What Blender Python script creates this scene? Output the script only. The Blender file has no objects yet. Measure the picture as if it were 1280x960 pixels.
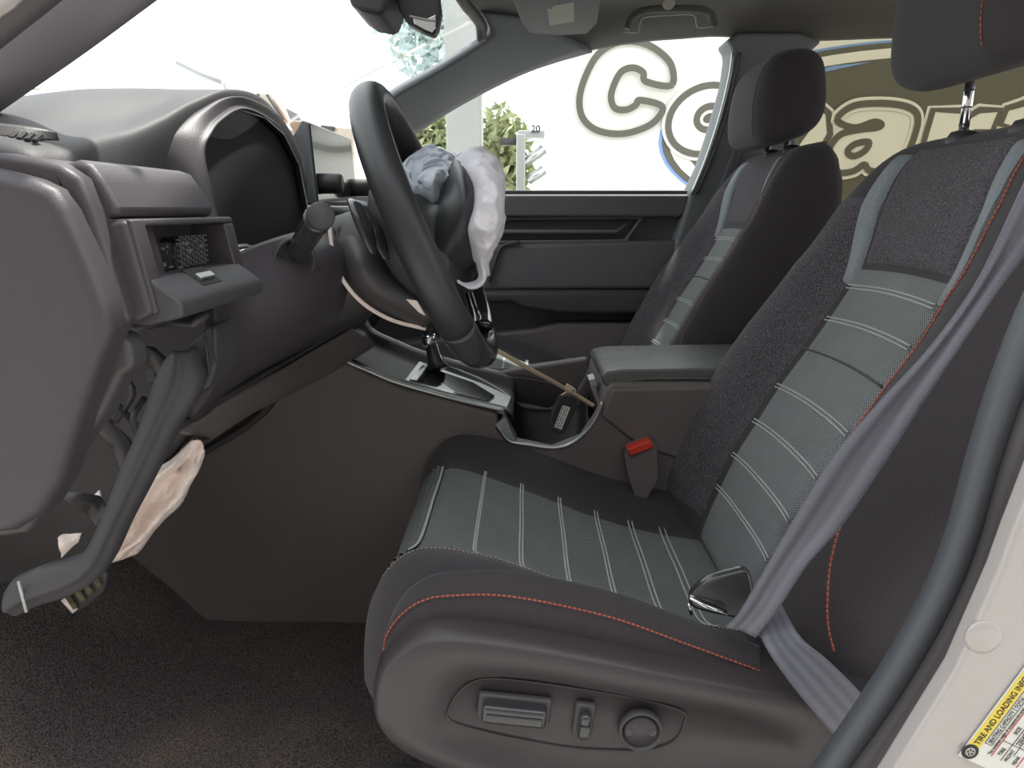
import bpy, bmesh, math, random
from mathutils import Vector, Matrix, noise
random.seed(7)
S = bpy.context.scene
COL = S.collection
# ------------------------------------------------------------------ camera
FPX = 920.0; PITCH = math.radians(13.33); YAW = math.radians(0.93); CZ = 1.10
cam_d = bpy.data.cameras.new('camera'); cam = bpy.data.objects.new('camera', cam_d); COL.objects.link(cam)
cam_d.sensor_width = 36.0; cam_d.lens = FPX*36.0/1280.0; cam_d.clip_start = 0.02; cam_d.clip_end = 300
cam.location = (0, 0, CZ); cam.rotation_euler = (math.radians(90)-PITCH, 0, YAW)
S.camera = cam
# ------------------------------------------------------------------ light
W = bpy.data.worlds.new('world'); S.world = W; W.use_nodes = True
nt = W.node_tree; nt.nodes.clear()
bg = nt.nodes.new('ShaderNodeBackground'); ow = nt.nodes.new('ShaderNodeOutputWorld')
bg.inputs[0].default_value = (0.93, 0.97, 1.0, 1); bg.inputs[1].default_value = 1.9
nt.links.new(bg.outputs[0], ow.inputs[0])
sd = bpy.data.lights.new('sun', 'SUN'); sd.energy = 6.0; sd.angle = math.radians(3); sd.color = (1, .97, .9)
sun = bpy.data.objects.new('sun', sd); COL.objects.link(sun)
sun.rotation_euler = (math.radians(-20), math.radians(14), 0)
S.view_settings.view_transform = 'Standard'; S.view_settings.look = 'None'
S.view_settings.exposure = 0.38; S.view_settings.gamma = 1.0
S.view_settings.use_curve_mapping = False

# ------------------------------------------------------------------ helpers
def P(px, py, Y):
    a = (px-640)/FPX; b = (480-py)/FPX
    cp, sp = math.cos(PITCH), math.sin(PITCH)
    v = (a, cp+b*sp, -sp+b*cp); cy, sy = math.cos(YAW), math.sin(YAW)
    x = v[0]*cy-v[1]*sy; y = v[0]*sy+v[1]*cy; t = Y/y
    return Vector((x*t, Y, CZ+v[2]*t))
def PP(pts, Y): return [(P(a, b, Y).x, P(a, b, Y).z) for a, b in pts]
def P3(pts): return [P(*p) for p in pts]
def cr(pts, n, closed=False):
    pts = [Vector(p) for p in pts]; m = len(pts)
    def g(i): return pts[i % m] if closed else pts[max(0, min(m-1, i))]
    seg = m if closed else m-1; out = []
    N = n if closed else n-1
    for k in range(n):
        t = k*seg/N; i = min(int(t), seg-1); f = t-i
        a, b, c, d = g(i-1), g(i), g(i+1), g(i+2)
        if not closed and i == 0: a = b*2-c
        if not closed and i == seg-1: d = c*2-b
        out.append(0.5*((2*b)+(c-a)*f+(2*a-5*b+4*c-d)*f*f+(3*b-a-3*c+d)*f**3))
    return out
def interp(tab, t):
    if t <= tab[0][0]: return tab[0][1]
    for (a, va), (b, vb) in zip(tab, tab[1:]):
        if t <= b:
            f = (t-a)/(b-a); return va+(vb-va)*f
    return tab[-1][1]
def smooth_interp(tab, t):
    if t <= tab[0][0]: return tab[0][1]
    for i in range(len(tab)-1):
        a, va = tab[i]; b, vb = tab[i+1]
        if t <= b:
            f = (t-a)/(b-a)
            ma = (vb-va)/(b-a) if i == 0 else (vb-tab[i-1][1])/(b-tab[i-1][0])
            mb = (vb-va)/(b-a) if i == len(tab)-2 else (tab[i+2][1]-va)/(tab[i+2][0]-a)
            h = b-a
            return (2*f**3-3*f*f+1)*va+(f**3-2*f*f+f)*h*ma+(-2*f**3+3*f*f)*vb+(f**3-f*f)*h*mb
    return tab[-1][1]
def link(name, me, mat, parent=None, smooth=True, bevel=0, seg=3, solid=0, sub=0, off=0):
    o = bpy.data.objects.new(name, me); COL.objects.link(o)
    if mat: me.materials.append(mat)
    if smooth:
        for p in me.polygons: p.use_smooth = True
    if solid:
        m = o.modifiers.new('t', 'SOLIDIFY'); m.thickness = solid; m.offset = off
    if bevel:
        m = o.modifiers.new('b', 'BEVEL'); m.width = bevel; m.segments = seg; m.limit_method = 'ANGLE'
        m.angle_limit = math.radians(40); m.harden_normals = False
        me.update()
    if sub:
        m = o.modifiers.new('s', 'SUBSURF'); m.levels = sub; m.render_levels = sub
    if bevel and smooth:
        try: me.shade_auto_smooth = True
        except Exception: pass
        w = o.modifiers.new('w', 'WEIGHTED_NORMAL'); w.keep_sharp = True
    if parent:
        o.parent = parent; o.location = -Vector(parent.get('_b', (0, 0, 0)))
    return o
def grid(name, rows, mat, parent=None, cu=False, cv=False, solid=0, off=0, caps=False, bevel=0, smooth=True):
    R, C = len(rows), len(rows[0]); bm = bmesh.new(); uvl = bm.loops.layers.uv.new('uv')
    vs = [[bm.verts.new(p) for p in r] for r in rows]
    # uv in metres
    ul = [0.0]; vl = [0.0]
    for j in range(1, C+1): ul.append(ul[-1]+(Vector(rows[R//2][j % C])-Vector(rows[R//2][j-1])).length)
    for i in range(1, R+1): vl.append(vl[-1]+(Vector(rows[i % R][C//2])-Vector(rows[i-1][C//2])).length)
    for i in range(R if cv else R-1):
        for j in range(C if cu else C-1):
            i2, j2 = (i+1) % R, (j+1) % C
            try: f = bm.faces.new((vs[i][j], vs[i][j2], vs[i2][j2], vs[i2][j]))
            except ValueError: continue
            for l, q in zip(f.loops, ((ul[j], vl[i]), (ul[j+1], vl[i]), (ul[j+1], vl[i+1]), (ul[j], vl[i+1]))): l[uvl].uv = q
    if caps and cu:
        bm.faces.new(list(reversed(vs[0]))); bm.faces.new(vs[-1])
    bmesh.ops.recalc_face_normals(bm, faces=bm.faces)
    me = bpy.data.meshes.new(name); bm.to_mesh(me); bm.free()
    return link(name, me, mat, parent, smooth, bevel, 2, solid, 0, off)
def srows(rows, nu, nv):
    """rows of control points -> smooth dense grid"""
    a = [cr(r, nu) for r in rows]
    cols = [cr([a[i][j] for i in range(len(a))], nv) for j in range(nu)]
    return [[cols[j][i] for j in range(nu)] for i in range(nv)]
def sgrid(name, rows, mat, parent=None, nu=40, nv=24, **k): return grid(name, srows(rows, nu, nv), mat, parent, **k)
class MB:
    def __init__(s): s.bm = bmesh.new()
    def box(s, c, sz, rot=None):
        M = Matrix.Translation(c) @ (rot.to_4x4() if rot else Matrix()) @ Matrix.Diagonal((sz[0], sz[1], sz[2], 1))
        bmesh.ops.create_cube(s.bm, size=1, matrix=M); return s
    def prism(s, xz, Y0, Y1, smooth=0, closed=True):
        if smooth: xz = [(v.x, v.y) for v in cr([Vector((a, b, 0)) for a, b in xz], smooth, True)]
        a = [s.bm.verts.new((x, Y0, z)) for x, z in xz]; b = [s.bm.verts.new((x, Y1, z)) for x, z in xz]
        n = len(xz)
        s.bm.faces.new(a); s.bm.faces.new(list(reversed(b)))
        for i in range(n): s.bm.faces.new((a[i], b[i], b[(i+1) % n], a[(i+1) % n]))
        return s
    def tube(s, pts, r, n=10, flat=1.0, up=None, closed=False, caps=True, a0=0):
        pts = [Vector(p) for p in pts]; m = len(pts); rings = []
        rr = r if isinstance(r, (list, tuple)) else [r]*m
        prev = None
        for i, p in enumerate(pts):
            if closed: t = pts[(i+1) % m]-pts[i-1]
            else: t = pts[min(m-1, i+1)]-pts[max(0, i-1)]
            if t.length < 1e-9: t = Vector((0, 0, 1))
            t.normalize()
            if up is not None: x = Vector(up).cross(t)
            elif prev is None:
                x = Vector((0, 0, 1)).cross(t)
                if x.length < .1: x = Vector((1, 0, 0)).cross(t)
            else: x = prev-t*prev.dot(t)
            x.normalize(); prev = x; y = t.cross(x)
            rings.append([s.bm.verts.new(p+x*(rr[i]*math.cos(2*math.pi*k/n+a0))+y*(rr[i]*flat*math.sin(2*math.pi*k/n+a0))) for k in range(n)])
        for i in range(m if closed else m-1):
            A, B = rings[i], rings[(i+1) % m]
            for k in range(n): s.bm.faces.new((A[k], A[(k+1) % n], B[(k+1) % n], B[k]))
        if caps and not closed:
            s.bm.faces.new(list(reversed(rings[0]))); s.bm.faces.new(rings[-1])
        return s
    def lathe(s, c, axis, prof, n=28):
        """prof: list of (dist along axis, radius)"""
        c = Vector(c); ax = Vector(axis).normalized(); x = ax.orthogonal().normalized(); y = ax.cross(x); rings = []
        for d, r in prof:
            rings.append([s.bm.verts.new(c+ax*d+(x*math.cos(2*math.pi*k/n)+y*math.sin(2*math.pi*k/n))*max(r, 1e-4)) for k in range(n)])
        for A, B in zip(rings, rings[1:]):
            for k in range(n): s.bm.faces.new((A[k], A[(k+1) % n], B[(k+1) % n], B[k]))
        s.bm.faces.new(list(reversed(rings[0]))); s.bm.faces.new(rings[-1]); return s
    def build(s, name, mat, parent=None, **k):
        bmesh.ops.recalc_face_normals(s.bm, faces=s.bm.faces)
        me = bpy.data.meshes.new(name); s.bm.to_mesh(me); s.bm.free()
        return link(name, me, mat, parent, **k)
def prism(name, pts, Y0, Y1, mat, parent=None, bevel=.004, smooth=0, seg=3, at=None):
    """outline given in photo pixels on the plane Y0 (or Y=at), pushed along the car's width to Y1"""
    return MB().prism(PP(pts, Y0 if at is None else at), Y0, Y1, smooth).build(name, mat, parent, bevel=bevel, seg=seg)
def root(name, loc, label=None, cat=None, group=None, kind=None):
    o = bpy.data.objects.new(name, None); COL.objects.link(o); o.location = loc; o['_b'] = tuple(loc); o.empty_display_size = .05
    tag(o, label, cat, group, kind); return o
def tag(o, label=None, cat=None, group=None, kind=None):
    if label: o['label'] = label
    if cat: o['category'] = cat
    if group: o['group'] = group
    if kind: o['kind'] = kind
    return o
def rnd_box(name, c, sz, mat, parent=None, bev=.005, rot=None, seg=3):
    return MB().box(c, sz, rot).build(name, mat, parent, bevel=bev, seg=seg)
def text_mesh(name, s, size, origin, u, v, mat, parent, ext=.0002, sx=1.0, bold=0):
    c = bpy.data.curves.new(name, 'FONT'); c.body = s; c.size = size; c.extrude = ext; c.offset = bold
    t = bpy.data.objects.new(name, c); COL.objects.link(t)
    dg = bpy.context.evaluated_depsgraph_get(); me = bpy.data.meshes.new_from_object(t.evaluated_get(dg))
    bpy.data.objects.remove(t); u = Vector(u).normalized(); v = Vector(v).normalized(); w = u.cross(v)
    M = Matrix((u*sx, v, w)).transposed().to_4x4(); M.translation = Vector(origin); me.transform(M)
    me.materials.clear()
    return link(name, me, mat, parent, smooth=False)
def stitches(name, pts, mat, parent, step=.0065, ln=.0042, r=.0009, off=(0, 0, 0)):
    m = MB(); pts = [Vector(p)+Vector(off) for p in pts]; acc = 0; nxt = 0
    for a, b in zip(pts, pts[1:]):
        L = (b-a).length
        if L < 1e-9: continue
        d = (b-a)/L
        while nxt < acc+L:
            q = a+d*(nxt-acc); m.tube([q, q+d*ln], r, 5); nxt += step
        acc += L
    o = m.build(name, mat, parent); o['kind'] = 'stuff'; return o

# ------------------------------------------------------------------ materials
def nodes(name):
    m = bpy.data.materials.new(name); m.use_nodes = True; t = m.node_tree
    return m, t, t.nodes['Principled BSDF']
def N(t, ty, **k):
    n = t.nodes.new(ty)
    for a, b in k.items():
        if a in n.inputs: n.inputs[a].default_value = b
        else: setattr(n, a, b)
    return n
def plastic(name, col, rough=.5, grain=900, bump=.25, var=.12, metal=0, spec=.5, coat=0, bigvar=6, col2=None):
    m, t, b = nodes(name); L = t.links.new
    tc = N(t, 'ShaderNodeTexCoord')
    n1 = N(t, 'ShaderNodeTexNoise', Scale=bigvar, Detail=4.0); L(tc.outputs['Object'], n1.inputs['Vector'])
    r = N(t, 'ShaderNodeValToRGB'); L(n1.outputs['Fac'], r.inputs[0])
    c2 = col2 or tuple(c*(1+var) for c in col)
    r.color_ramp.elements[0].color = tuple(c*(1-var) for c in col)+(1,); r.color_ramp.elements[0].position = .3
    r.color_ramp.elements[1].color = tuple(c2)+(1,); r.color_ramp.elements[1].position = .7
    L(r.outputs[0], b.inputs['Base Color'])
    b.inputs['Roughness'].default_value = rough; b.inputs['Metallic'].default_value = metal
    b.inputs['Specular IOR Level'].default_value = spec; b.inputs['Coat Weight'].default_value = coat
    if bump:
        n2 = N(t, 'ShaderNodeTexNoise', Scale=grain, Detail=2.0); L(tc.outputs['Object'], n2.inputs['Vector'])
        bp = N(t, 'ShaderNodeBump', Strength=bump, Distance=.0006); L(n2.outputs['Fac'], bp.inputs['Height']); L(bp.outputs[0], b.inputs['Normal'])
    return m
def fabric(name, c1, c2, scale=420, rough=.9, bump=.5, contrast=(.42, .6), dim=True):
    m, t, b = nodes(name); L = t.links.new
    tc = N(t, 'ShaderNodeTexCoord'); vo = N(t, 'ShaderNodeTexVoronoi', Scale=scale); L(tc.outputs['Object'], vo.inputs['Vector'])
    no = N(t, 'ShaderNodeTexNoise', Scale=scale*.7, Detail=3.0); L(tc.outputs['Object'], no.inputs['Vector'])
    r = N(t, 'ShaderNodeValToRGB'); L(no.outputs['Fac'], r.inputs[0])
    r.color_ramp.elements[0].position = contrast[0]; r.color_ramp.elements[0].color = tuple(c1)+(1,)
    r.color_ramp.elements[1].position = contrast[1]; r.color_ramp.elements[1].color = tuple(c2)+(1,)
    L(r.outputs[0], b.inputs['Base Color']); b.inputs['Roughness'].default_value = rough
    b.inputs['Sheen Weight'].default_value = .15; b.inputs['Specular IOR Level'].default_value = .25
    bp = N(t, 'ShaderNodeBump', Strength=bump, Distance=.001); L(vo.outputs['Distance'], bp.inputs['Height']); L(bp.outputs[0], b.inputs['Normal'])
    return m
def weave(name, c1, c2, scale=260, bump=.7, rough=.85, diag=True):
    """woven cloth: two crossing wave sets on the panel's own uv (metres)"""
    m, t, b = nodes(name); L = t.links.new
    tc = N(t, 'ShaderNodeTexCoord'); mp = N(t, 'ShaderNodeMapping'); L(tc.outputs['UV'], mp.inputs[0])
    if diag: mp.inputs['Rotation'].default_value = (0, 0, math.radians(38))
    w1 = N(t, 'ShaderNodeTexWave', Scale=scale*.31, bands_direction='X'); w2 = N(t, 'ShaderNodeTexWave', Scale=scale*.31, bands_direction='Y')
    w1.inputs['Distortion'].default_value = .6; w2.inputs['Distortion'].default_value = .6
    L(mp.outputs[0], w1.inputs[0]); L(mp.outputs[0], w2.inputs[0])
    mx = N(t, 'ShaderNodeMath', operation='MULTIPLY'); L(w1.outputs['Fac'], mx.inputs[0]); L(w2.outputs['Fac'], mx.inputs[1])
    no = N(t, 'ShaderNodeTexNoise', Scale=14.0, Detail=3.0); L(tc.outputs['Object'], no.inputs['Vector'])
    r = N(t, 'ShaderNodeValToRGB'); L(mx.outputs[0], r.inputs[0])
    r.color_ramp.elements[0].position = .12; r.color_ramp.elements[0].color = tuple(c1)+(1,)
    r.color_ramp.elements[1].position = .6; r.color_ramp.elements[1].color = tuple(c2)+(1,)
    ml = N(t, 'ShaderNodeMixRGB', blend_type='MULTIPLY'); ml.inputs[0].default_value = .25
    L(r.outputs[0], ml.inputs[1]); L(no.outputs['Fac'], ml.inputs[2]); L(ml.outputs[0], b.inputs['Base Color'])
    b.inputs['Roughness'].default_value = rough; b.inputs['Specular IOR Level'].default_value = .3; b.inputs['Sheen Weight'].default_value = .1
    bp = N(t, 'ShaderNodeBump', Strength=bump, Distance=.001); L(mx.outputs[0], bp.inputs['Height']); L(bp.outputs[0], b.inputs['Normal'])
    return m
def flat(name, col, rough=.6, metal=0, spec=.5):
    m, t, b = nodes(name); b.inputs['Base Color'].default_value = tuple(col)+(1,); b.inputs['Roughness'].default_value = rough
    b.inputs['Metallic'].default_value = metal; b.inputs['Specular IOR Level'].default_value = spec; return m
def glass(name, col):
    m, t, b = nodes(name); t.nodes.remove(b); out = t.nodes['Material Output']; L = t.links.new
    tr = N(t, 'ShaderNodeBsdfTransparent'); tr.inputs[0].default_value = tuple(col)+(1,)
    gl = N(t, 'ShaderNodeBsdfGlossy'); gl.inputs['Roughness'].default_value = .02
    fr = N(t, 'ShaderNodeFresnel', IOR=1.04); mx = N(t, 'ShaderNodeMixShader')
    L(fr.outputs[0], mx.inputs[0]); L(tr.outputs[0], mx.inputs[1]); L(gl.outputs[0], mx.inputs[2]); L(mx.outputs[0], out.inputs[0]); return m

M = {}
M['dash'] = plastic('dash plastic', (.058, .055, .060), .6, 700, .35, .06)
M['dash_warm'] = plastic('dash side plastic', (.056, .048, .056), .5, 700, .3, .06)
M['dash_dark'] = plastic('dark lower plastic', (.062, .058, .060), .5, 700, .3, .1)
M['plastic'] = plastic('door plastic', (.145, .134, .148), .6, 700, .35, .06)
M['console'] = plastic('console plastic', (.155, .135, .132), .55, 700, .3, .08)
M['pillar'] = plastic('pillar trim', (.20, .215, .23), .6, 500, .2, .05)
M['headliner'] = fabric('headliner fabric', (.12, .115, .107), (.15, .145, .135), 900, .95, .2)
M['black'] = plastic('black cavity', (.03, .027, .028), .7, 300, .3, .4)
M['gloss'] = plastic('gloss black', (.012, .012, .014), .12, 300, 0, .1, coat=.5)
M['screen'] = plastic('screen glass', (.030, .027, .030), .75, 300, 0, .1, spec=.15)
M['chrome'] = flat('chrome', (.75, .76, .78), .12, 1)
M['satin'] = flat('satin silver', (.55, .58, .57), .35, .85)
M['leather'] = plastic('wheel leather', (.03, .031, .034), .38, 1400, .35, .1)
M['armleather'] = plastic('armrest vinyl', (.13, .135, .13), .27, 260, .9, .1, spec=.9)
M['seat'] = fabric('black seat fabric', (.046, .040, .044), (.058, .051, .056), 1100, .85, .25)
M['speckle'] = fabric('speckled seat fabric', (.040, .035, .041), (.19, .175, .195), 900, .9, .7, (.42, .68))
M['weave'] = weave('grey woven insert', (.13, .14, .14), (.50, .53, .535), 380, .8)
M['rib'] = weave('grey woven seat cloth', (.11, .12, .117), (.40, .43, .42), 380, .9)
M['wedge'] = fabric('blue grey vinyl', (.21, .235, .255), (.25, .275, .295), 500, .5, .1)
M['line'] = flat('light piping', (.50, .52, .52), .7)
M['orange'] = flat('orange thread', (.46, .11, .065), .7)
M['rose'] = flat('faded pink thread', (.26, .15, .14), .7)
M['pit'] = plastic('shade-dark plastic', (.014, .013, .014), .6, 300, .2, .2)  # near-black base colour puts the shade of the recesses into the plastic
M['pale'] = flat('pale thread', (.36, .31, .27), .7)
M['valance'] = plastic('seat side plastic', (.055, .046, .050), .42, 900, .3, .06)
M['button'] = plastic('switch plastic', (.04, .04, .044), .22, 900, .1, .1, coat=.3)
M['carpet'] = None
M['belt'] = None
M['airbag'] = fabric('white airbag nylon', (.80, .78, .85), (.86, .84, .90), 1200, .6, .2)
M['airbag_blue'] = fabric('blue-sheen airbag nylon', (.70, .76, .88), (.78, .83, .92), 1200, .6, .2)  # blue sheen on the white nylon is put into the base colour
M['kneebag'] = fabric('pinkish airbag nylon', (.80, .66, .60), (.88, .77, .72), 1200, .6, .2)
M['white_paint'] = plastic('white body paint', (.44, .405, .39), .35, 300, 0, .03, coat=.6)
M['seal'] = plastic('rubber seal', (.075, .08, .09), .5, 900, .4, .08)
M['seal2'] = plastic('outer rubber seal', (.07, .062, .066), .5, 900, .4, .08)
M['red'] = flat('red button', (.75, .05, .03), .4)
M['paper'] = flat('white label', (.75, .74, .70), .7)
M['ink'] = flat('black ink', (.03, .03, .03), .7)
M['yellow'] = flat('yellow band', (.80, .62, .08), .6)
M['redink'] = flat('red ink', (.6, .05, .08), .7)
M['zip'] = plastic('beige nylon', (.62, .50, .34), .5, 500, .1, .08)
M['greylabel'] = flat('grey label', (.42, .42, .36), .6)
M['clear'] = glass('clear glass', (.97, .98, .97))
M['tint'] = glass('privacy glass', (.64, .62, .54))
def carpet():
    m, t, b = nodes('carpet'); L = t.links.new; tc = N(t, 'ShaderNodeTexCoord')
    n1 = N(t, 'ShaderNodeTexNoise', Scale=5.0, Detail=5.0); n2 = N(t, 'ShaderNodeTexNoise', Scale=420.0, Detail=3.0)
    L(tc.outputs['Object'], n1.inputs['Vector']); L(tc.outputs['Object'], n2.inputs['Vector'])
    r = N(t, 'ShaderNodeValToRGB'); L(n1.outputs['Fac'], r.inputs[0])
    r.color_ramp.elements[0].position = .45; r.color_ramp.elements[0].color = (.115, .105, .104, 1)
    r.color_ramp.elements[1].position = .75; r.color_ramp.elements[1].color = (.20, .155, .13, 1)
    r2 = N(t, 'ShaderNodeValToRGB'); L(n2.outputs['Fac'], r2.inputs[0])
    r2.color_ramp.elements[0].position = .35; r2.color_ramp.elements[0].color = (.4, .4, .4, 1)
    r2.color_ramp.elements[1].position = .65; r2.color_ramp.elements[1].color = (1.5, 1.45, 1.4, 1)
    mx = N(t, 'ShaderNodeMixRGB', blend_type='MULTIPLY'); mx.inputs[0].default_value = 1
    L(r.outputs[0], mx.inputs[1]); L(r2.outputs[0], mx.inputs[2]); L(mx.outputs[0], b.inputs['Base Color'])
    b.inputs['Roughness'].default_value = 1; b.inputs['Specular IOR Level'].default_value = .1
    bp = N(t, 'ShaderNodeBump', Strength=.9, Distance=.003); L(n2.outputs['Fac'], bp.inputs['Height']); L(bp.outputs[0], b.inputs['Normal'])
    return m
M['carpet'] = carpet()
def beltmat():
    m, t, b = nodes('belt webbing'); L = t.links.new; tc = N(t, 'ShaderNodeTexCoord')
    w = N(t, 'ShaderNodeTexWave', Scale=28.0, bands_direction='Y'); L(tc.outputs['UV'], w.inputs[0]); w.inputs['Distortion'].default_value = .3
    w2 = N(t, 'ShaderNodeTexWave', Scale=180.0, bands_direction='X'); L(tc.outputs['UV'], w2.inputs[0])
    r = N(t, 'ShaderNodeValToRGB'); L(w.outputs['Fac'], r.inputs[0])
    r.color_ramp.elements[0].color = (.10, .10, .125, 1); r.color_ramp.elements[1].color = (.145, .145, .18, 1)
    L(r.outputs[0], b.inputs['Base Color']); b.inputs['Roughness'].default_value = .42; b.inputs['Sheen Weight'].default_value = .3
    b.inputs['Specular IOR Level'].default_value = .6
    bp = N(t, 'ShaderNodeBump', Strength=.3, Distance=.0008); L(w2.outputs['Fac'], bp.inputs['Height']); L(bp.outputs[0], b.inputs['Normal'])
    return m
M['belt'] = beltmat()

# ================================================================== CAR SHELL
# floor
def floor_z(x, Y):
    z = .40+.010*noise.noise(Vector((x*6, Y*6, 0)))
    if x < -.55: z += min(.45, (-.55-x)*1.05)
    return z
rows = [[(-1.1+i*.05, .46+j*.06, floor_z(-1.1+i*.05, .46+j*.06)) for i in range(62)] for j in range(27)]
tag(grid('floor', rows, M['carpet'], solid=.02, off=0), 'dark carpeted footwell floor with brown dust', kind='structure')
# firewall
tag(MB().box((-1.12, 1.26, .80), (.05, 1.7, .85)).build('wall_front', M['black'], bevel=.01), 'dark bulkhead behind the dashboard', kind='structure')
tag(MB().box((1.95, 1.26, .75), (.05, 1.7, .8)).build('wall_rear', M['plastic'], bevel=.01), 'dark rear wall of the cabin', kind='structure')

# headliner ------------------------------------------------------
lowpx = [(600, 114), (650, 92), (700, 73), (750, 60), (800, 52), (850, 48), (900, 45), (960, 50), (1030, 50), (1115, 47), (1200, 47), (1300, 50), (1500, 62), (1700, 90)]
low = [P(a, b, 1.97) for a, b in lowpx]
def front_x(Y): return -.10-.10*(1-((Y-1.25)/.62)**2)
hrows = []
for (Y, dz) in ((1.98, 0), (1.93, .022), (1.86, .045), (1.72, .07), (1.5, .092), (1.25, .10), (1.0, .092), (.78, .07), (.62, .04), (.53, .0), (.50, -.02)):
    r = []
    for k, v in enumerate(low):
        f = k/(len(low)-1); x0 = low[0].x if Y > 1.9 else front_x(Y)
        x = v.x if Y > 1.9 else x0+(low[-1].x-x0)*((v.x-low[0].x)/(low[-1].x-low[0].x))
        bz = v.z if Y > 1.9 else max(v.z, 1.47+.05*min(1, (x+.12)/.3)) if Y > .7 else max(v.z, 1.50)
        r.append(Vector((x, Y, bz+dz)))
    hrows.append(r)
hd = sgrid('ceiling', hrows, M['headliner'], None, 60, 50, solid=.03, off=1)
tag(hd, 'dark grey fabric headliner', kind='structure')
# far A pillar trim
ap = [P3([(455, 150, 1.84), (490, 117, 1.84), (545, 85, 1.84), (600, 51, 1.84), (612, 38, 1.84), (602, 15, 1.80)]),
      P3([(465, 165, 1.90), (503, 135, 1.90), (560, 105, 1.90), (620, 72, 1.90), (652, 52, 1.90), (665, 25, 1.87)]),
      P3([(480, 185, 1.99), (522, 161, 1.99), (575, 128, 1.98), (640, 95, 1.97), (690, 76, 1.97), (740, 62, 1.95)])]
tag(sgrid('trim_1', ap, M['pillar'], None, 40, 12, solid=.02, off=0), 'grey plastic trim of the far windshield pillar', kind='structure')
# windshield header strip
hp = [P(602, 48, 1.82), P(600, 30, 1.78), P(590, 15, 1.72), P(575, -5, 1.62)]
tag(MB().tube(cr([hp[0], hp[1], hp[2], hp[3], (-.215, 1.25, 1.60), (-.17, .85, 1.57), (-.10, .56, 1.50)], 30), .012, 8).build('trim_2', M['dash_dark']), 'dark seal along the top edge of the windshield', kind='structure')
# far B pillar
bp_px = [(862, 244), (880, 205), (898, 150), (912, 100), (917, 62), (908, 49), (925, 40), (1000, 40), (1030, 50), (1012, 66), (1006, 80), (1000, 140), (990, 250), (985, 470), (800, 470), (828, 380), (845, 300)]
bp_ = prism('trim_3', bp_px, 1.93, 2.04, M['pillar'], None, bevel=.012); tag(bp_, 'blue grey trim of the far centre pillar', kind='structure')
MB().tube(cr(P3([(864, 243, 1.925), (882, 200, 1.925), (900, 145, 1.925), (912, 95, 1.925), (916, 66, 1.925)]), 20), .006, 8, flat=.6).build('seal_strip', M['satin'], bp_)
MB().tube(cr(P3([(871, 243, 1.925), (889, 200, 1.925), (907, 150, 1.925), (920, 95, 1.925), (925, 66, 1.925)]), 20), .005, 8, flat=.6).build('seal_strip', M['dash_dark'], bp_)
# near A pillar: painted body, rubber seal, trim
na = MB(); na.tube(cr(P3([(-150, 175, .60), (-60, 116, .60), (0, 74, .60), (60, 32, .60), (120, -12, .60), (230, -92, .62)]), 20), .030, 12, flat=.5, up=(0, 1, 0))
tag(na.build('trim_4', M['plastic']), 'dark trim of the near windshield pillar', kind='structure')
sl = MB().tube(cr(P3([(-110, 100, .52), (-50, 52, .52), (0, 12, .52), (40, -20, .52), (100, -70, .52)]), 20), .018, 12, flat=.6, up=(0, 1, 0))
tag(sl.build('trim_5', M['seal2']), 'rubber door seal on the near windshield pillar', kind='structure')
wp = prism('trim_6', [(-90, 60), (-40, 36), (5, 6), (25, -14), (60, -60), (60, -140), (-120, -40)], .47, .485, M['white_paint'], None, bevel=.01)
tag(wp, 'white painted body of the near windshield pillar', kind='structure')
# near roof rail, sill
tag(MB().box((.55, .47, 1.60), (1.6, .07, .07)).build('trim_7', M['white_paint'], bevel=.015), 'roof rail above the door opening', kind='structure')
tag(MB().box((.2, .50, .34), (2.4, .12, .10)).build('trim_8', M['plastic'], bevel=.015), 'door sill', kind='structure')
# B pillar near, with seal
bw = prism('wall_left', [(1345, 480), (1303, 575), (1268, 665), (1250, 715), (1196, 838), (1116, 967), (1076, 1030), (1700, 1030), (1700, 480)], .43, .447, M['white_paint'], None, bevel=.004)
tag(bw, 'white painted body pillar at the right edge of the door opening', kind='structure')
MB().lathe(P(1228, 795, .432), (0, -1, 0), [(0, .0118), (.0012, .0122), (.0024, .0112), (.003, .009), (.0032, 0)], 32).build('plug', M['white_paint'], bw)
in1 = [(1300, 330), (1268, 400), (1238, 480), (1212, 565), (1186, 660), (1152, 745), (1092, 850), (1018, 960), (980, 1010)]
mid1 = [(1350, 345), (1316, 410), (1282, 490), (1252, 580), (1224, 680), (1188, 765), (1128, 868), (1052, 975), (1015, 1030)]
out1 = [(1400, 370), (1350, 450), (1315, 530), (1285, 600), (1256, 680), (1236, 740), (1178, 848), (1098, 975), (1060, 1040)]
def band(a, b, Ya, Yb, Ym, n=30):
    ra = cr(P3([(x, y, Ya) for x, y in a]), n); rb = cr(P3([(x, y, Yb) for x, y in b]), n)
    rm = cr(P3([((x+u)/2, (y+v)/2, Ym) for (x, y), (u, v) in zip(a, b)]), n); return [ra, rm, rb]
g = grid('trim_9', srows([[v+Vector((.045, .05, 0)) for v in band(in1, mid1, .49, .476, .468)[0]]]+band(in1, mid1, .485, .474, .468)+[[v+Vector((.02, .03, 0)) for v in band(in1, mid1, .49, .476, .468)[2]]], 50, 20), M['seal'], None, solid=.004)
tag(g, 'blue grey rubber seal around the door opening', kind='structure')
g = grid('trim_10', srows([[v+Vector((.02, .03, 0)) for v in band(mid1, out1, .485, .47, .46)[0]]]+band(mid1, out1, .472, .452, .458)+[[v+Vector((.03, .03, 0)) for v in band(mid1, out1, .485, .47, .46)[2]]], 50, 16), M['seal2'], None, solid=.004)
tag(g, 'dark outer lip of the door seal', kind='structure')
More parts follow.
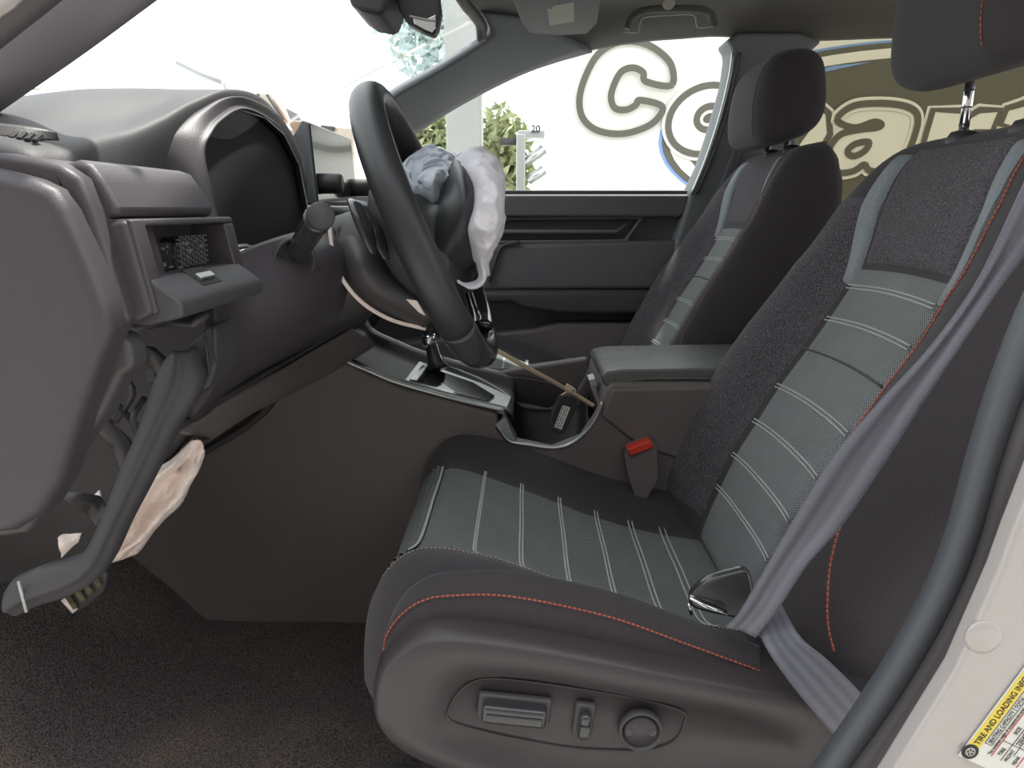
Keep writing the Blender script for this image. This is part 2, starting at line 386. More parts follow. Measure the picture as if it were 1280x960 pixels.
# tyre placard
def placard():
    Y = .4285; O = P(1208, 936, Y); U = (P(1283, 836, Y)-O); U.normalize(); V = Vector((0, 1, 0)).cross(U); V.normalize()
    if V.x < 0: V = -V
    # V points down-right across the card
    sc = Y/FPX*1.03
    def at(u, v, d=0): return O+U*(u*sc)+V*(v*sc)+Vector((0, -d, 0))
    r = root('tire_placard', O, 'white tire and loading sticker with yellow heading on the white pillar', 'sticker')
    def q(name, u0, v0, u1, v1, mat, d, th=.0002):
        m = MB(); a = [at(u0, v0, d), at(u1, v0, d), at(u1, v1, d), at(u0, v1, d)]
        f = [m.bm.verts.new(p) for p in a]+[m.bm.verts.new(p+Vector((0, th, 0))) for p in a]
        for id in ((0, 1, 2, 3), (7, 6, 5, 4), (0, 4, 5, 1), (1, 5, 6, 2), (2, 6, 7, 3), (3, 7, 4, 0)): m.bm.faces.new([f[i] for i in id])
        return m.build(name, mat, r, smooth=False)
    q('card', -14, -3, 210, 120, M['paper'], .0002, .0009)
    q('heading_band', 8, -2, 210, 15, M['yellow'], .0005)
    for v in (36, 78, 110): q('red_rule', 6, v, 210, v+1.2, M['redink'], .0005)
    for (u0, v0, u1, v1) in ((20, 16.5, 210, 17.1), (20, 27, 210, 27.6), (20, 16.5, 20.7, 27.6), (82, 16.5, 82.7, 27.6), (112, 16.5, 112.7, 27.6), (6, 52, 210, 52.7), (34, 37, 34.7, 110), (84, 37, 84.7, 110), (20, 64, 210, 64.6)):
        q('rule', u0, v0, u1, v1, M['ink'], .0005)
    def tx(s, u, v, h, bold=0, sx=1, m='ink'): text_mesh('lettering', s, h*sc*1.4, at(u, v, .0006), U, -V, M[m], r, .0001, sx, bold)
    tx('TIRE AND LOADING INFORMATION', 13, 11, 9, .00008, .80)
    tx('SEATING CAPACITY', 23, 25, 6, 0, .75); tx('TOTAL 5', 85, 25, 6, 0, .75); tx('FRONT 2', 115, 25, 6, 0, .8)
    tx('The combined weight of occupants and cargo should never exceed', 7, 34, 4.6, .00003, .7)
    tx('TIRE', 12, 48, 6, 0, .8); tx('SIZE', 50, 48, 6, 0, .8); tx('COLD TIRE PRESSURE', 88, 48, 6, 0, .8)
    tx('FRONT', 8, 61, 5.5, 0, .8); tx('235/60R18 103H', 37, 62, 7, 0, .72); tx('REAR', 8, 74, 5.5, 0, .8); tx('235/60R18 103H', 37, 75, 7, 0, .72)
    c = at(-1, 6, .0004)
    MB().lathe(c, (0, -1, 0), [(0, .0057), (.0003, .0057), (.0004, .0050)], 28).build('tire_icon', M['ink'], r)
    MB().lathe(c+Vector((0, -.0005, 0)), (0, -1, 0), [(0, .0034), (.0002, .0033)], 24).build('tire_icon_rim', M['greylabel'], r)
    m = MB()
    for k in range(5):
        a = k*2*math.pi/5+.4; m.lathe(c+Vector((math.cos(a)*.0018, -.0007, math.sin(a)*.0018)), (0, -1, 0), [(0, .0007), (.0002, .0007)], 10)
    m.build('tire_icon_holes', M['ink'], r)
placard()

# passenger door -----------------------------------------------
d1 = root('door_1', (.0, 2.0, .4), 'dark passenger door panel below the bright side window', kind='structure')
YD = 1.97
prism('door_panel', [(430, 241), (862, 241), (850, 300), (830, 380), (800, 470), (800, 640), (380, 640), (400, 300)], YD+.02, 2.10, M['plastic'], d1, bevel=.01, at=YD)
prism('upper_rail', [(440, 243), (862, 243), (859, 262), (852, 271), (440, 271)], YD-.03, YD+.03, M['plastic'], d1, bevel=.008)
# sculpted channel
prism('channel_floor', [(450, 274), (800, 272), (782, 299), (450, 303)], YD+.005, YD+.03, M['dash_dark'], d1, bevel=.003)
MB().tube(P3([(450, 289, YD-.01), (770, 290, YD-.01), (790, 276, YD-.006)]), .006, 8).build('channel_moulding', M['plastic'], d1)
MB().tube(cr(P3([(450, 274, YD-.012), (620, 273, YD-.012), (760, 272, YD-.012), (800, 272, YD-.012), (798, 278, YD-.008), (784, 297, YD-.008), (770, 301, YD-.012), (620, 303, YD-.012), (450, 305, YD-.012)]), 60), .005, 8).build('channel_edge', M['plastic'], d1)
prism('armrest_pad', [(470, 302), (610, 306), (770, 302), (850, 300), (842, 340), (834, 362), (640, 363), (470, 370)], YD-.035, YD+.03, M['plastic'], d1, bevel=.012)
prism('armrest', [(480, 366), (640, 364), (832, 364), (822, 392), (700, 392), (655, 386), (640, 378), (480, 384)], YD-.07, YD+.03, M['dash_dark'], d1, bevel=.012)
prism('door_pocket', [(480, 430), (665, 412), (700, 404), (815, 404), (800, 560), (480, 560)], YD-.05, YD+.02, M['console'], d1, bevel=.012)
MB().tube(cr(P3([(612, 352, YD-.045), (618, 330, YD-.045), (628, 308, YD-.04), (650, 303, YD-.04)]), 14), .005, 8).build('pull_recess_edge', M['dash_dark'], d1)
MB().box((.0, 1.985, CZ+.043), (.95, .012, .012)).build('glass_seal', M['dash_dark'], d1, bevel=.003)
# rear door
d2 = root('door_2', (.9, 2.0, .4), 'dark rear passenger door below the tinted window', kind='structure')
MB().box((1.18, 2.03, .76), (.88, .10, .70)).build('door_panel', M['plastic'], d2, bevel=.02)
MB().box((1.18, 1.975, 1.108), (.90, .02, .010)).build('glass_seal', M['satin'], d2, bevel=.003)
MB().box((1.2, 1.96, .85), (.6, .08, .07)).build('armrest', M['dash_dark'], d2, bevel=.02)
# windows
def pane(name, px, Y, mat, label, th=.004):
    o = MB().prism(PP(px, Y), Y, Y+th).build(name, mat, smooth=False); tag(o, label, kind='structure'); return o
pane('window_1', [(380, 250), (875, 250), (935, 40), (790, 40), (650, 70), (560, 120), (430, 200)], 2.01, M['clear'], 'clear front passenger side window')
MB_ = MB().box((1.18, 2.012, 1.31), (1.0, .004, .46)).build('window_2', M['tint'], smooth=False); tag(MB_, 'dark tinted rear passenger side window', kind='structure')
ws = grid('window_3', srows([[(-1.02, .52, 1.09), (-1.10, 1.25, 1.10), (-.90, 1.98, 1.09)], [(-.58, .56, 1.34), (-.66, 1.25, 1.36), (-.52, 1.93, 1.34)], [(-.10, .60, 1.55), (-.20, 1.25, 1.60), (-.12, 1.86, 1.52)]], 20, 12), M['clear'], None, solid=.005)
tag(ws, 'large clear windshield', kind='structure')

# ================================================================== SEATS
class Seat:
    C = .91
    cen = [(.600, .262), (.64, .268), (.70, .290), (.755, .312), (.80, .336), (.855, .366), (.908, .399), (.955, .427), (1.0, .450), (1.03, .463), (1.08, .478), (1.13, .492), (1.165, .510), (1.185, .535), (1.195, .57)]
    hw = [(.60, .262), (.70, .280), (.85, .280), (.95, .270), (1.03, .252), (1.10, .232), (1.15, .205), (1.18, .180), (1.195, .150)]
    D = [(.60, .030), (.70, .048), (.9, .052), (1.0, .046), (1.08, .030), (1.15, .010), (1.195, 0)]
    dep = [(.60, .12), (.8, .145), (1.0, .14), (1.12, .12), (1.165, .095), (1.185, .06), (1.195, .012)]
def b_front(z, s, off=0):
    """front surface of the backrest at height z; s = lateral position / half width, -1..1 (-1 nearest the door opening)"""
    x = smooth_interp(Seat.cen, z); w = interp(Seat.hw, z); D = interp(Seat.D, z)
    a = abs(s); d = smooth_interp([(0, 0), (.40, 0), (.52, .18), (.68, .78), (.80, 1.0), (.90, .85), (1.0, .15)], a)*D
    crown = -.010*(a/.42)**2 if a < .42 else -.010*max(0, 1-(a-.42)*3)
    if a > .9: x += (a-.9)*.35*min(1, interp(Seat.dep, z)/.09)
    dz = .01
    tx = smooth_interp(Seat.cen, min(1.19, z+dz))-smooth_interp(Seat.cen, z-dz)
    t = Vector((tx, 0, 2*dz)).normalized(); n = Vector((-t.z, 0, t.x))
    return Vector((x, Seat.C+s*w, z))+n*(d+off-crown*-1*.0+(-crown*.0))
def backrest_shell():
    zs = [.60, .62, .65]+[.68+i*.02 for i in range(24)]+[1.15, 1.16, 1.17, 1.178, 1.185, 1.19, 1.195]
    ss = [-1+2*i/46 for i in range(47)]
    rows = []
    for z in zs:
        r = [b_front(z, s) for s in ss]; w = interp(Seat.hw, z); dp = interp(Seat.dep, z)
        e1, e0 = r[-1], r[0]; cx = smooth_interp(Seat.cen, z)
        k = [(1.0, .28), (1.01, .5), (.99, .74), (.90, .92), (.6, .985), (.2, 1.0), (-.2, 1.0), (-.6, .985), (-.90, .92), (-.99, .74), (-1.01, .5), (-1.0, .28)]
        for sw, f in k:
            xx = max(cx+dp*f, (e1.x+.012*f) if abs(sw) > .98 else cx+dp*f); r.append(Vector((xx, Seat.C+sw*w, z)))
        rows.append(r)
    return rows
def fpatch(name, fn, z0, z1, sl, sr, mat, parent, off=.004, nz=40, ns=24, curve_top=0, curve_bot=0):
    """padded panel lying on a surface fn(z, s, off); sl, sr give its side borders as functions of z"""
    rows = []
    for i in range(nz+1):
        fz = i/nz; r = []
        for j in range(ns+1):
            fs = j/ns; q = 1-(2*fs-1)**2
            z = z0-curve_bot*q+(z1+curve_top*q-z0+curve_bot*q)*fz; a, b = sl(z), sr(z); s = a+(b-a)*fs
            edge = min(min(fz, 1-fz)*nz/2.0, min(fs, 1-fs)*ns/2.0, 1.0); edge = edge**.5
            r.append(fn(z, s, -.003+(off+.003)*edge))
        rows.append(r)
    return grid(name, rows, mat, parent, solid=0)
def lineacross(name, fn, zf, s0, s1, mat, parent, r=.0016, off=.0042, n=24, gap=0):
    m = MB()
    for g_ in ((-gap, gap) if gap else (0,)):
        m.tube([fn(zf(s0+(s1-s0)*i/n)+g_, s0+(s1-s0)*i/n, off) for i in range(n+1)], r, 6)
    return m.build(name, mat, parent)
# cushion: x from front (-.15) to rear (.34)
cz = [(-.160, .600), (-.158, .640), (-.150, .680), (-.135, .708), (-.112, .724), (-.085, .722), (-.055, .712), (0, .692), (.055, .671), (.11, .650), (.2, .626), (.34, .605)]
def c_top(q, s, off=0):
    """q = arc position 0..1 along the cushion from front lip to rear"""
    pts = Seat.cp; n = len(pts)-1; f = max(0, min(1, q))*n; i = min(int(f), n-1); p = pts[i].lerp(pts[i+1], f-i)
    t = (pts[min(n, i+1)]-pts[max(0, i-1)]).normalized(); nn = Vector((-t.z, 0, t.x))
    a = abs(s); ramp = min(1, max(0, (p.x+.16)/.12))
    d = smooth_interp([(0, 0), (.42, 0), (.55, .25), (.70, .85), (.80, 1.0), (.90, .80), (1.0, .15)], a)*(.014+(.030 if s < 0 else .020)*ramp)
    w = .270+.012*ramp
    back = -0.03*max(0, a-.75)*4*(1-ramp)
    return Vector((p.x-back, Seat.C+s*w, p.z))+nn*(d+off)
Seat.cp = cr([(x, 0, z) for x, z in cz], 120)
def q_of_x(x):
    best = 0
    for i, p in enumerate(Seat.cp):
        if p.x <= x or i < 20: best = i
    return best/119
def make_seat(name, label, group):
    r = root(name, (.10, Seat.C, .42), label, 'car seat', group)
    # ---- cushion
    rows = []; K = 70
    for i in range(K):
        q = i/(K-1); rr = [c_top(q, -1+2*j/50) for j in range(51)]
        e0, e1 = rr[0], rr[-1]; zb = .625
        rr = [Vector((e0.x+.01, e0.y+.02, min(zb, e0.z-.03))), Vector((e0.x, e0.y+.002, (zb+e0.z)/2)), ]+rr+[Vector((e1.x, e1.y-.002, (zb+e1.z)/2)), Vector((e1.x+.01, e1.y-.02, min(zb, e1.z-.03)))]
        rows.append(rr)
    cush = grid('cushion', rows, M['seat'], r, cu=True, caps=True)
    # grey cushion insert: ribbed front lip and woven top
    L = lambda q: -.42-.06*min(1, q*3)+.0*q; Rr = lambda q: .42
    qa = q_of_x(-.118)
    ribs = grid('front_rib', [[c_top(.02+(qa-.02)*i/120, s, .005+.0022*math.sin(i/120*math.pi*2*14)) for s in [(-.62+1.12*j/24) for j in range(25)]] for i in range(121)], M['rib'], r)
    ins = fpatch('seat_insert', c_top, qa, .985, lambda q: -.60+.08*q, lambda q: .50-.06*q, M['rib'], r, off=.005, nz=50, ns=20)
    for x in (-.115, -.055, .001, .056, .112, .165, .22):
        q0 = q_of_x(x); lineacross('piping', c_top, lambda s, q0=q0: q0, -.60, .46, M['line'], r, r=.0011, off=.0052, gap=.003)
    stitches('seam_stitching', [c_top(.12+.86*i/120, -.685+.02*math.sin(i/120*3), .0012) for i in range(121)], M['pale'], r, .005, .0034, .0008)
    MB().tube([c_top(.12+.86*i/80, -.668+.02*math.sin(i/80*3), .0003) for i in range(81)], .0018, 6).build('piping', M['dash_dark'], r)
    stitches('seam_stitching', [c_top(.14+.84*i/120, .80, .001) for i in range(121)], M['pale'], r, .005, .0034, .0008)
    # orange seam along the flank facing the door
    yl = Seat.C-.284
    sp = cr([(p[0], yl-.001, p[1]) for p in PP([(480, 810), (484, 792), (500, 768), (525, 750), (560, 742), (640, 743), (760, 768), (860, 803), (950, 836)], yl)], 140)
    # outer flank panel, slightly proud
    lo = PP([(482, 812), (484, 812), (500, 808), (525, 795), (560, 789), (640, 797), (760, 818), (860, 838), (955, 856)], yl)
    up_ = PP([(480, 810), (484, 792), (500, 768), (525, 750), (560, 742), (640, 743), (760, 768), (860, 803), (950, 836)], yl)
    hi = cr([(a, yl+.002, b) for a, b in up_], 60); lw = cr([(a, yl+.004, b-.015) for a, b in lo], 60)
    top = [Vector((v.x+.004, yl+.020, v.z+.012)) for v in hi]
    bow = [Vector(((a.x+b.x)/2, yl-.004, (a.z+b.z)/2)) for a, b in zip(hi, lw)]
    grid('cushion_flank', srows([top, hi, bow, lw], 80, 16), M['seat'], r, solid=.003)
    stitches('orange_stitching', [v+Vector((0, -.003, 0)) for v in sp], M['orange'], r, .0048, .0034, .0009)
    # ---- backrest
    br = grid('backrest', backrest_shell(), M['seat'], r, cu=True, caps=True)
    # speckled bolsters
    fpatch('bolster_panel', b_front, .64, 1.12, lambda z: .43, lambda z: .96, M['speckle'], r, off=.0015, nz=50, ns=16)
    fpatch('bolster_panel', b_front, .66, 1.12, lambda z: -.70, lambda z: -.43, M['speckle'], r, off=.0015, nz=50, ns=12)
    # grey insert
    wi = lambda z: .39+.02*(z-.7)/.3
    fpatch('back_insert', b_front, .62, 1.024, lambda z: -wi(z)-.03, lambda z: wi(z)+.03, M['weave'], r, off=.005, nz=60, ns=26, curve_top=.004)
    fpatch('shoulder_panel', b_front, 1.026, 1.178, lambda z: -(.435+.9*(z-1.026)), lambda z: (.435+.9*(z-1.026)), M['speckle'], r, off=.005, nz=26, ns=26, curve_bot=-.004)
    for sg in (-1, 1):
        a = (lambda z: .425+.9*(z-1.026)); b = (lambda z: .50+1.45*(z-1.0) if z < 1.10 else .645+1.0*(z-1.10))
        if sg > 0: fpatch('shoulder_wedge', b_front, .995, 1.172, lambda z: a(z), lambda z: b(z), M['wedge'], r, off=.006, nz=24, ns=8)
        else: fpatch('shoulder_wedge', b_front, .995, 1.172, lambda z: -b(z), lambda z: -a(z), M['wedge'], r, off=.006, nz=24, ns=8)
    for z0, gp in ((1.000, .0022), (.912, .0), (.858, .0022), (.806, .0022), (.755, .0022), (.705, .0022)):
        if z0 == .912: lineacross('tuck_seam', b_front, lambda s, z0=z0: z0-.004*(s/.4)**2, -.42, .42, M['dash_dark'], r, r=.0016, off=.0052)
        else: lineacross('piping', b_front, lambda s, z0=z0: z0-.004*(s/.4)**2, -.42, .42, M['line'], r, r=.0010, off=.0052, gap=gp)
    lineacross('piping', b_front, lambda s: .955-.004*(s/.4)**2, -.42, .42, M['line'], r, r=.0010, off=.0052, gap=.0022)
    stitches('orange_stitching', [b_front(.66+.51*i/140, -.74, .002) for i in range(141)], M['orange'], r, .006, .0043, .0011)
    side = cr([(p[0], 0, p[1]) for p in PP([(1330, 240), (1280, 330), (1230, 392), (1160, 480), (1095, 568), (1050, 640), (1032, 695), (1027, 750), (1029, 785), (1036, 812)], .63)], 160)
    pts = []
    for v in side:
        w = interp(Seat.hw, v.z); pts.append(Vector((v.x+.004, Seat.C-w*1.0-.0035, v.z)))
    stitches('orange_stitching', pts, M['orange'], r, .006, .0043, .001)
    # plastic side valance
    vy0, vy1 = .588, .66
    vp = [(463, 872), (470, 838), (490, 812), (520, 792), (560, 787), (620, 793), (700, 806), (850, 836), (960, 856), (1040, 868), (1120, 880), (1160, 915), (1130, 985), (900, 1010), (640, 1000), (545, 958), (492, 930), (468, 900)]
    rows = []
    base = cr([(a, 0, b) for a, b in PP(vp, .60)], 90, True); cx = sum(v.x for v in base)/90; czz = .615
    for sc, y in ((1.0, .66), (1.0, .625), (.985, .606), (.95, .596), (.90, .592)):
        rows.append([Vector((cx+(v.x-cx)*(1-(1-sc)*.45), y, czz+(v.z-czz)*sc)) for v in base])
    # inner dish for the switches
    dish = cr([(a, 0, b) for a, b in PP([(545, 905), (560, 860), (600, 842), (680, 846), (800, 868), (930, 895), (990, 930), (960, 970), (860, 985), (700, 972), (600, 945), (560, 928)], .60)], 90, True)
    k0 = min(range(90), key=lambda k: sum(((dish[(j+k) % 90]-base[j]).length) for j in range(0, 90, 9)))
    dish = [dish[(j+k0) % 90] for j in range(90)]
    rows.append([Vector((v.x, .594, v.z)) for v in dish]); c2 = Vector((sum(v.x for v in dish)/90, 0, sum(v.z for v in dish)/90))
    rows.append([Vector((c2.x+(v.x-c2.x)*.96, .600, c2.z+(v.z-c2.z)*.93)) for v in dish])
    rows.append([Vector((c2.x+(v.x-c2.x)*.3, .600, c2.z+(v.z-c2.z)*.3)) for v in dish])
    grid('side_valance', rows, M['valance'], r, cu=True, caps=True)
    # switch plate outline
    pl = cr(P3([(a, b, .5985) for a, b in [(560, 890), (572, 868), (600, 849), (660, 852), (780, 870), (850, 888), (855, 905), (840, 928), (800, 938), (720, 936), (640, 922), (580, 908), (562, 900)]]), 70, True)
    MB().tube(pl, .0008, 5, closed=True).build('switch_plate_seam', M['dash_dark'], r)
    def switch(cpx, cpy, L_, H_, ang, dep=.016):
        c = P(cpx, cpy, .592); R = Matrix.Rotation(math.radians(ang), 3, 'Y')
        MB().box(c+Vector((0, .004, 0)), (L_+.008, .008, H_+.008), R).build('switch_bezel', M['dash_dark'], r, bevel=.003)
        s = MB().box(c+Vector((0, -.004, 0)), (L_, dep, H_), R).build('seat_switch', M['button'], r, bevel=.0045, seg=4)
        MB().box(c+R @ Vector((0, -.004-dep/2, -H_*.08)), (L_*.86, .003, H_*.42), R).build('switch_face', M['gloss'], s, bevel=.001)
    switch(643, 888, .060, .019, 6); switch(730, 902, .011, .027, 6, .014)
    c = P(800, 910, .594)
    kb = MB().lathe(c, (0, -1, 0), [(0, .021), (.006, .0205), (.008, .019), (.006, .0175), (.003, .0165)], 40).build('lumbar_switch', M['dash_dark'], r)
    MB().lathe(c, (0, -1, 0), [(.0, .0160), (.004, .0158), (.006, .0145), (.0065, .0)], 36).build('lumbar_button', M['valance'], kb)
    for dx in (-.0105, .0105): MB().lathe(c+Vector((dx, -.0055, 0)), (0, -1, 0), [(0, .0042), (.0013, .0040), (.0013, .003), (.0006, .0)], 20).build('button_dimple', M['dash_dark'], kb)
    # lower frame and rails
    for y in (-.20, .20): MB().box((.10, Seat.C+y, .455), (.56, .04, .04)).build('seat_rail', M['dash_dark'], r, bevel=.006)
    MB().box((.08, Seat.C, .50), (.40, .40, .14)).build('seat_frame', M['black'], r, bevel=.02)
    MB().box((.32, Seat.C, .54), (.10, .50, .12)).build('recliner_cover', M['dash_dark'], r, bevel=.03)
    # ---- headrest
    def hsec(y):   # y -1..1 -> closed side profile
        k = (1-abs(y)**7)**.5 if abs(y) < 1 else 0
        prof = [(-.068, -.02), (-.074, .03), (-.070, .085), (-.058, .130), (-.03, .158), (.02, .162), (.052, .140), (.066, .09), (.070, .03), (.060, -.005), (.035, -.028), (-.01, -.042), (-.045, -.040)]
        cx_, cz_ = 0, .06; f = .35+.65*k
        return [(cx_+(a-cx_)*f, cz_+(b-cz_)*(.55+.45*k)) for a, b in prof]
    hx, hz = .535, 1.290
    rows = []
    for i in range(25):
        y = -1+2*i/24; sec = cr([(a, 0, b) for a, b in hsec(y*.995)], 48, True)
        rows.append([Vector((hx+v.x+.012*(1-y*y)*0, Seat.C+y*.135, hz+v.z+v.x*.10)) for v in sec])
    hr = grid('headrest', rows, M['seat'], r, cu=True, caps=True)
    for sg in (-1,):
        i = 4 if sg < 0 else 20; seam = [rows[i][k] for k in list(range(0, 20))]
        c0 = Vector((hx, seam[0].y, hz+.06)); stitches('headrest_stitching', [c0+(v-c0)*1.012 for v in seam+[rows[i][20]]], M['orange'], hr, .006, .0042, .0009)
    for sg in (-1, 1):
        b = Vector((.545, Seat.C+sg*.062, 1.155)); t = Vector((hx+.012, Seat.C+sg*.062, hz+.02))
        po = MB().tube([b, t], .0058, 14).build('headrest_post', M['chrome'], r)
        for k in range(5): MB().tube([b.lerp(t, .30+k*.13), b.lerp(t, .312+k*.13)], .0062, 12).build('post_notch', M['dash_dark'], po)
        MB().lathe(Vector((.546, Seat.C+sg*.062, 1.168)), (0, 0, 1), [(0, .02), (.018, .019), (.026, .014), (.028, .007)], 20).build('post_guide', M['dash_dark'], r)
    return r
drv = make_seat('driver_seat', 'front seat nearest the viewer with grey woven insert and switches on its side', 'front seats')
def copy_tree(o, parent=None):
    c = o.copy(); COL.objects.link(c)
    if parent: c.parent = parent
    for ch in list(o.children): copy_tree(ch, c)
    return c
pas = copy_tree(drv)
for ch in pas.children_recursive:
    if ch.name.startswith(('orange_stitching', 'headrest_stitching')):
        ch.data = ch.data.copy(); ch.data.materials[0] = M['rose']; pas.name = 'passenger_seat'; pas['label'] = 'front passenger seat beyond the console, its lowered headrest against the far pillar'
pas.location = drv.location+Vector((.01, .76, .035))
for ch in list(pas.children):
    if ch.name.startswith('headrest') and ch.type == 'MESH': ch.location.z += -.066+(1-.87)*1.36; ch.location.x -= .012; ch.scale.z = .87
    if any(ch.name.startswith(n) for n in ('side_valance', 'switch', 'seat_switch', 'lumbar')):
        for g_ in list(ch.children_recursive)+[ch]: bpy.data.objects.remove(g_)
# rear bench
rb = root('rear_bench', (1.35, 1.27, .42), 'dark rear bench seat seen in the gap between the front seats', 'car seat')
sgrid('bench_cushion', [[(1.05, .60, .45), (1.05, 1.27, .45), (1.05, 1.94, .45)], [(1.06, .60, .70), (1.06, 1.27, .70), (1.06, 1.94, .70)], [(1.3, .60, .72), (1.3, 1.27, .72), (1.3, 1.94, .72)], [(1.5, .60, .66), (1.5, 1.27, .66), (1.5, 1.94, .66)]], M['seat'], rb, 20, 16, solid=.05)
sgrid('bench_backrest', [[(1.46, .60, .60), (1.46, 1.27, .60), (1.46, 1.94, .60)], [(1.52, .60, .90), (1.52, 1.27, .90), (1.52, 1.94, .90)], [(1.60, .62, 1.16), (1.60, 1.27, 1.16), (1.60, 1.92, 1.16)], [(1.68, .62, 1.17), (1.68, 1.27, 1.17), (1.68, 1.92, 1.17)], [(1.72, .62, .6), (1.72, 1.27, .6), (1.72, 1.92, .6)]], M['seat'], rb, 20, 20, solid=.03)

# ================================================================== DASHBOARD
dash = root('dashboard', (-.55, 1.27, .9), 'dark grey dashboard with curved hood and an empty vent opening', 'dashboard')
# upper pad
A = P3([(-60, 178, .50), (0, 186, .50), (40, 194, .505), (75, 199, .525), (110, 188, .56), (155, 176, .62), (200, 156, .68), (240, 134, .74), (285, 117, .82), (325, 126, .95), (350, 155, 1.10)])
B0 = P3([(-60, 150, .56), (0, 155, .57), (40, 158, .58), (75, 160, .60), (115, 155, .64), (160, 148, .69), (200, 135, .74), (240, 121, .79), (280, 114, .86), (322, 122, .98), (350, 150, 1.12)])
B1 = P3([(-60, 133, .66), (0, 126, .67), (40, 119, .69), (75, 115, .71), (110, 112, .74), (160, 111, .78), (200, 111, .81), (235, 112, .85), (275, 114, .90), (318, 122, 1.02), (346, 150, 1.15)])
B2 = [Vector((v.x-.10, v.y+.05, v.z-.010)) for v in B1]
B3 = [Vector((-.98+.02*i*0, .52+i*.065, 1.10)) for i in range(11)]
A0 = [Vector((v.x+.004-.02*(i/10), v.y+.03, v.z-.05)) for i, v in enumerate(A)]
sgrid('upper_pad', [A0, A, B0, B1, B2, B3], M['dash'], dash, 80, 50, solid=.008, off=-1)
# passenger side top of dash
Yp = [1.10, 1.2, 1.35, 1.6, 1.80, 1.94]
sgrid('passenger_pad', [[(-1.0, y, 1.09) for y in Yp], [(-.72, y, 1.115) for y in Yp], [(-.45, y, 1.12) for y in Yp], [(-.37, y, 1.095) for y in Yp], [(-.35, y, 1.03) for y in Yp], [(-.36, y, .95) for y in Yp], [(-.40, y, .80) for y in Yp], [(-.55, y, .70) for y in Yp]], M['dash'], dash, 30, 40, solid=.01)
# side defroster vent
vt = sgrid('defroster_vent', [[v+Vector((0, -.004, .006)) for v in P3([(-30, 165, .525), (0, 167, .528), (40, 171, .536), (76, 177, .548)])], [v+Vector((0, -.004, .002)) for v in P3([(-30, 172, .52), (0, 175, .522), (40, 179, .53), (78, 180, .55)])]], M['dash_dark'], dash, 20, 6, solid=.002)
for k in range(6):
    p = P(4+k*9.5, 173+k*1.2, .526); MB().box(p+Vector((0, -.003, .003)), (.0034, .010, .0030), Matrix.Rotation(.5, 3, 'X')).build('vent_slot', M['black'], vt, bevel=.0006)
# hood over the instruments
rim = [(268, 300, .70), (254, 240, .70), (245, 190, .71), (254, 165, .73), (270, 146, .77), (298, 131, .85), (330, 143, .96), (352, 163, 1.03), (370, 205, 1.08), (377, 250, 1.09), (378, 292, 1.09)]
inn = [(274, 300, .712), (259, 240, .712), (249, 192, .72), (258, 168, .74), (273, 150, .78), (298, 137, .85), (327, 148, .95), (348, 168, 1.02), (365, 208, 1.07), (372, 250, 1.08), (373, 292, 1.08)]
out2 = [(195, 275, .69), (170, 232, .685), (158, 190, .68), (190, 166, .70), (238, 138, .75), (285, 121, .82), (322, 128, .95), (352, 150, 1.06), (378, 195, 1.12), (384, 245, 1.13), (386, 292, 1.13)]
ro, rm_, ri = P3(out2), P3(rim), P3(inn)
rb_ = [Vector((v.x-.07, v.y+(.012 if k < 5 else -.012), v.z)) for k, v in enumerate(ri)]
sgrid('instrument_hood', [ro, [a.lerp(b, .5)+Vector((.004, 0, .004)) for a, b in zip(ro, rm_)], rm_, [v+Vector((.001, 0, 0)) for v in ri], rb_], M['dash_warm'], dash, 60, 24, solid=.004, off=-1)
# instrument cluster
cl = root('instrument_cluster', P(310, 290, .9), 'blank dark instrument display inside the dashboard hood', 'display')
def clu(dx, s=1.0):
    c = Vector((0, .90, 1.12)); out = []
    for v in ri+[P(330, 303, .98), P(275, 311, .73)]:
        out.append(Vector((v.x-dx, c.y+(v.y-c.y)*s, c.z+(v.z-c.z)*s)))
    return out
pts = P3([(277, 311, .725), (262, 250, .712), (249, 194, .72), (257, 168, .74), (273, 149, .78), (298, 136, .85), (327, 147, .95), (349, 168, 1.02), (366, 205, 1.07), (374, 250, 1.08), (375, 290, 1.08), (322, 305, .95)])
for v in pts: v.x = -.318+(1.155-v.z)*.10-(v.y-.72)*.02
lp = pts; cc = sum(pts, Vector())/len(pts)
m = MB(); fa = [m.bm.verts.new(v) for v in lp]; fb = [m.bm.verts.new(v+Vector((-.004, 0, 0))) for v in lp]; m.bm.faces.new(fa); m.bm.faces.new(list(reversed(fb)))
for i in range(len(fa)): m.bm.faces.new((fa[i], fb[i], fb[(i+1) % len(fa)], fa[(i+1) % len(fa)]))
m.build('display_face', M['screen'], cl, smooth=False)
MB().tube([v+Vector((.009, 0, 0)) for v in pts], .0011, 6, closed=True).build('bezel_edge', M['satin'], cl)
grid('bezel', [[v+Vector((.009, 0, 0)) for v in lp], lp], M['screen'], cl, cu=True, solid=.002)
MB().tube(P3([(277, 309, .745), (298, 309, .80), (322, 305, .90)]), .003, 8).build('lower_bezel', M['satin'], cl)
